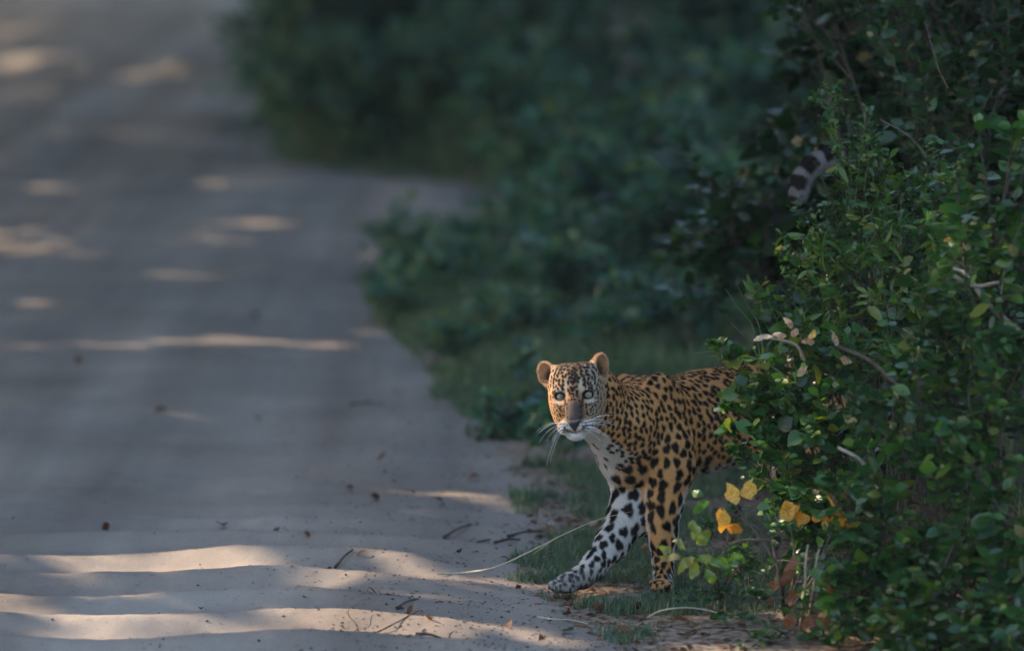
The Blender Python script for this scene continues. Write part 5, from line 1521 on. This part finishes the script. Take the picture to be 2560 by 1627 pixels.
def card_leaf(parent, loc, cx, cy, d, w_, h_, ang, tint, mat, seed, tmpl=None, tilt=(0.3, 0.3)):
    """a single broad leaf seen face-on; ang: direction of its tip in the picture"""
    r = np.random.default_rng(seed)
    L = 0.9 * max(w_, h_) * d / F_PX; wd = min(w_, h_) / max(w_, h_) / 2
    T = leaf_template(wd * 0.95, r.uniform(0.2, 0.8), r.uniform(-0.5, 0.5), 9, r.uniform(0.7, 1.15))
    V = T[0].copy(); V[:, 0] -= 0.5; V[:, 2] += 0.14 * np.sin(V[:, 0] * 6 + r.uniform(0, 6)) + 0.10 * np.sin(V[:, 1] * 12 + seed); V[:, 1] += 0.18 * r.normal() * (V[:, 0] + 0.5) ** 2; V[:, 1] *= 1 + 0.16 * np.sin(V[:, 0] * 9 + r.uniform(0, 6)) * np.sign(V[:, 1] + 0.01) + 0.08 * np.sin(V[:, 0] * 23 + r.uniform(0, 6))
    V *= L
    o = mesh_ob('leaf', np_mesh('leaf', V, [T[1], T[2]], [mat], True, {'tint': np.full(len(V), tint)}), parent)
    tip = np.array([math.cos(ang), 0, math.sin(ang)]) + np.array([0, r.normal(0, tilt[0]), 0])
    nr = np.array([r.normal(0, tilt[1]), -1.0, 0.25 + r.normal(0, tilt[1])])
    Fr = leaf_frames(tip[None], nr[None])[0]; p = W(cx, cy, d) - loc
    o.matrix_local = Matrix(((Fr[0][0], Fr[1][0], Fr[2][0], p[0]), (Fr[0][1], Fr[1][1], Fr[2][1], p[1]), (Fr[0][2], Fr[1][2], Fr[2][2], p[2]), (0, 0, 0, 1)))
    return o
for k, (cx, cy, w_, h_, ang, tn) in enumerate(((1836, 1232, 44, 66, 1.7, .95), (1874, 1226, 56, 48, .5, .75), (1806, 1294, 40, 62, -1.4, .55), (1836, 1318, 46, 34, 0.0, .15), (1965, 1278, 50, 62, 1.9, .80), (1998, 1296, 46, 46, -.6, .35),
                                              (2082, 1250, 36, 38, 1.2, .60), (2048, 1290, 50, 34, .4, .25), (2066, 1306, 30, 44, -1.2, .2), (2104, 1296, 50, 56, 2.0, .55), (2126, 1272, 22, 36, 1.4, .9), (2112, 1330, 50, 44, -.7, .1), (1984, 1272, 40, 30, .8, .65))):
    card_leaf(ypl, foot, cx, cy, YD, w_, h_, ang, tn, M_YELLOW, 70 + k)
for k, (cx, cy, w_, h_, ang, tn) in enumerate(((1742, 1234, 44, 24, 2.9, .70), (1752, 1264, 56, 26, -2.6, .66))):
    card_leaf(ypl, foot, cx, cy, 15.05, w_, h_, ang, tn, M_LEAF, 90 + k)
# low plant with lobed olive leaves left of it
foot = on_ground(1800, 1500)
opl = empty('olive_leaved_plant', tuple(foot))
tag(opl, 'low plant with blurred olive-yellow leaves over the leopard\'s paw', 'plant')
for s_ in ([foot, W(1780, 1450, 14.95), W(1760, 1410, 14.9), W(1720, 1390, 14.85)], [foot, W(1790, 1430, 14.95), W(1765, 1380, 14.9), W(1740, 1345, 14.85)], [foot, W(1830, 1440, 14.95), W(1850, 1400, 14.9)]):
    q = catm(s_); mesh_ob('stem', tube_mesh('stem', [q - foot], [np.linspace(0.0045, 0.002, len(q))], [M_BARK], 5), opl)
for k, (cx, cy, w_, h_, ang, tn) in enumerate(((1728, 1325, 40, 60, 1.9, .90), (1758, 1345, 56, 40, .8, .92), (1700, 1362, 50, 26, 2.6, .94), (1676, 1392, 64, 28, 3.0, .96), (1712, 1405, 64, 30, -2.6, .94), (1735, 1425, 54, 32, -1.9, .93), (1760, 1395, 50, 30, .2, .88), (1800, 1410, 70, 36, -.3, .78), (1838, 1400, 60, 34, .3, .7), (1775, 1440, 50, 34, -1.2, .84), (1668, 1372, 40, 24, 2.3, .9))):
    card_leaf(opl, foot, cx, cy, 14.86, w_, h_, ang, tn, M_LEAF, 110 + k)
# brown withered leaves hanging in the lower bush
for k, (cx, cy, w_, h_, ang, tn) in enumerate(((1985, 1420, 40, 70, -1.5, .35), (1968, 1450, 46, 40, -1.0, .25), (1935, 1462, 30, 30, 0, .3), (2085, 1470, 44, 50, -.9, .55), (2020, 1560, 50, 44, 0.2, .35), (1975, 1550, 36, 50, 1.2, .3), (2060, 1555, 40, 60, -1.3, .32), (2230, 1370, 34, 70, -1.3, .28), (2210, 1400, 40, 60, -1.7, .2), (2120, 1415, 30, 40, -1.2, .35), (2440, 1380, 36, 60, -1.4, .25), (1980, 1490, 26, 46, -1.4, .3))):
    p = W(cx, cy, 14.72)
    o = empty('withered_leaf', tuple(p))
    labs = ['withered rust-brown leaf hanging below the yellow leaves', 'broad withered leaf left of the pale stalks', 'small withered leaf left of the lower pale stalks', 'tan withered leaf right of the pale stalks', 'withered leaf at the foot of the pale stalks', 'withered leaf left of the stalk foot', 'withered leaf right of the stalk foot', 'long withered leaf in the dark right half of the bush', 'withered leaf beside the long one in the dark half', 'small withered leaf above the pale stalks\' right side', 'withered leaf near the right edge of the picture', 'narrow withered leaf behind the pale stalks']
    tag(o, labs[k], 'leaf', 'withered leaves hanging in the bush')
    card_leaf(o, p, cx, cy, 14.72, w_, h_, ang, tn, M_DRY, 140 + k)
    mesh_ob('stalk', tube_mesh('stalk', [np.array([[0, 0, 0.0], [0.01, 0.06, 0.02], [0.03, 0.13, 0.05]])], [np.array([0.0016, 0.0014, 0.0012])], [M_BARK], 4), o)
# pale dry stalks, branches and a pale curled spray
rod('dry_stalk', [[on_ground(2000, 1575), W(2012, 1480, 14.75), W(2015, 1400, 14.75), W(2020, 1360, 14.75)]], 'pale upright dry stalk in the lower bush, left of a pair', 'stalk', M_BARK_PALE, 0.0045, 0.0030, group='pale dry stalks')
rod('dry_stalk', [[on_ground(2018, 1575), W(2032, 1480, 14.73), W(2040, 1410, 14.73), W(2048, 1370, 14.73)]], 'pale upright dry stalk in the lower bush, right of a pair', 'stalk', M_BARK_PALE, 0.0045, 0.0030, group='pale dry stalks')
for pts_, r0, r1, mt, lab in (
        ([(2430, 1060), (2290, 1000), (2180, 905), (2095, 866)], .009, .005, M_BARK, 'thick blurred brown branch slanting through the middle of the bush'),
        ([(2560, 840), (2470, 760), (2420, 690), (2385, 670)], .010, .005, M_BARK_PALE, 'pale branch slanting down at the right edge'),
        ([(2385, 690), (2440, 715), (2520, 700)], .007, .005, M_BARK_PALE, 'short pale branch crossing at the right edge'),
        ([(2370, 490), (2330, 410), (2270, 340), (2200, 300)], .006, .0035, M_BARK, 'thin grey branch curving through the upper bush'),
        ([(2370, 222), (2345, 170), (2325, 100), (2315, 60)], .003, .0015, M_BARK, 'thin upright twig in the dark upper right corner'),
        ([(2480, 1640), (2460, 1500), (2420, 1350), (2380, 1270)], .009, .006, M_GREEN_STEM, 'long dim green stem rising through the lower right'),
        ([(2310, 1640), (2240, 1530), (2150, 1440)], .008, .006, M_GREEN_STEM, 'dim slanting stem at the lower right'),
        ([(2200, 1220), (2150, 1150), (2095, 1118)], .008, .005, M_BARK_PALE, 'tan broken twig end in the middle of the lower bush'),
        ([(2340, 1080), (2420, 1240), (2480, 1400)], .008, .006, M_BARK, 'brown branch drooping through the right of the lower bush'),
        ([(1990, 1000), (1960, 940), (1900, 900), (1850, 890)], .004, .002, M_GREEN_STEM, 'green arching stem over the leopard\'s flank')):
    d0 = 14.75 if pts_[0][1] > 600 else 16.2
    if 'arching' in lab: d0 = 15.45
    rod('branch_of_bush', [[W(x, y, d0 + 0.03 * i) for i, (x, y) in enumerate(pts_)]], lab, 'branch', mt, r0, r1, group='bare branches in the bush')
p = W(1900, 838, 15.25)
sp_ = empty('dry_spray', tuple(p)); tag(sp_, 'pale curled dry leaves on a twig above the glossy sprays', 'dry leaves')
q = catm([W(2010, 900, 15.3), W(1990, 862, 15.27), W(1940, 848, 15.25), W(1890, 842, 15.25)]); mesh_ob('stem', tube_mesh('stem', [q - p], [np.linspace(.005, .003, len(q))], [M_BARK_PALE], 5), sp_)
for k, (cx, cy, w_, h_, ang, tn) in enumerate(((1908, 838, 60, 22, 3.0, 1.0), (1950, 836, 40, 20, 2.8, 1.0), (1975, 805, 20, 40, 1.8, .85), (1985, 830, 24, 30, 1.2, .95), (2020, 850, 40, 22, .2, .9), (2092, 845, 18, 46, 1.5, 1.0), (2112, 900, 40, 24, 2.8, 1.0), (2005, 930, 44, 22, .6, .95))):
    card_leaf(sp_, p, cx, cy, 15.22, w_, h_, ang, tn, M_DRY, 170 + k)
for k, (cx, cy, w_, h_, ang) in enumerate(((2030, 842, 24, 30, 1.0), (2420, 600, 30, 20, 0.3), (2370, 598, 24, 18, 2.8))):
    p = W(cx, cy, 15.0); o = empty('yellow_leaf', tuple(p)); tag(o, ['single yellow leaf among the pale dry leaves', 'yellow leaf at the right, nearer the edge of a pair', 'yellow leaf at the right, farther from the edge of a pair'][k], 'leaf')
    card_leaf(o, p, cx, cy, 15.0, w_, h_, ang, .9, M_YELLOW, 190 + k)

# ------------------------------------------------------------------ the hazy air of the shaded track
HZ0, HZ1 = np.array([-70.0, -25.0, -3.0]), np.array([70.0, 150.0, 14.5])
hc = [(x, y, z) for x in (HZ0[0], HZ1[0]) for y in (HZ0[1], HZ1[1]) for z in (HZ0[2], HZ1[2])]
me = np_mesh('haze', np.array(hc), [np.array([(0, 1, 3, 2), (4, 6, 7, 5), (0, 4, 5, 1), (2, 3, 7, 6), (0, 2, 6, 4), (1, 5, 7, 3)])], (), False)
m_haze = bpy.data.materials.new('haze'); m_haze.use_nodes = True
nt = m_haze.node_tree
nt.nodes.remove(nt.nodes['Principled BSDF'])
pv = nt.nodes.new('ShaderNodeVolumePrincipled'); pv.inputs['Color'].default_value = (0.82, 0.92, 1.0, 1); pv.inputs['Density'].default_value = 0.00045
nt.links.new(pv.outputs[0], nt.nodes['Material Output'].inputs['Volume'])
me.materials.append(m_haze)
tag(mesh_ob('haze', me), 'thin bluish haze hanging over the shaded track', None, None, 'stuff')
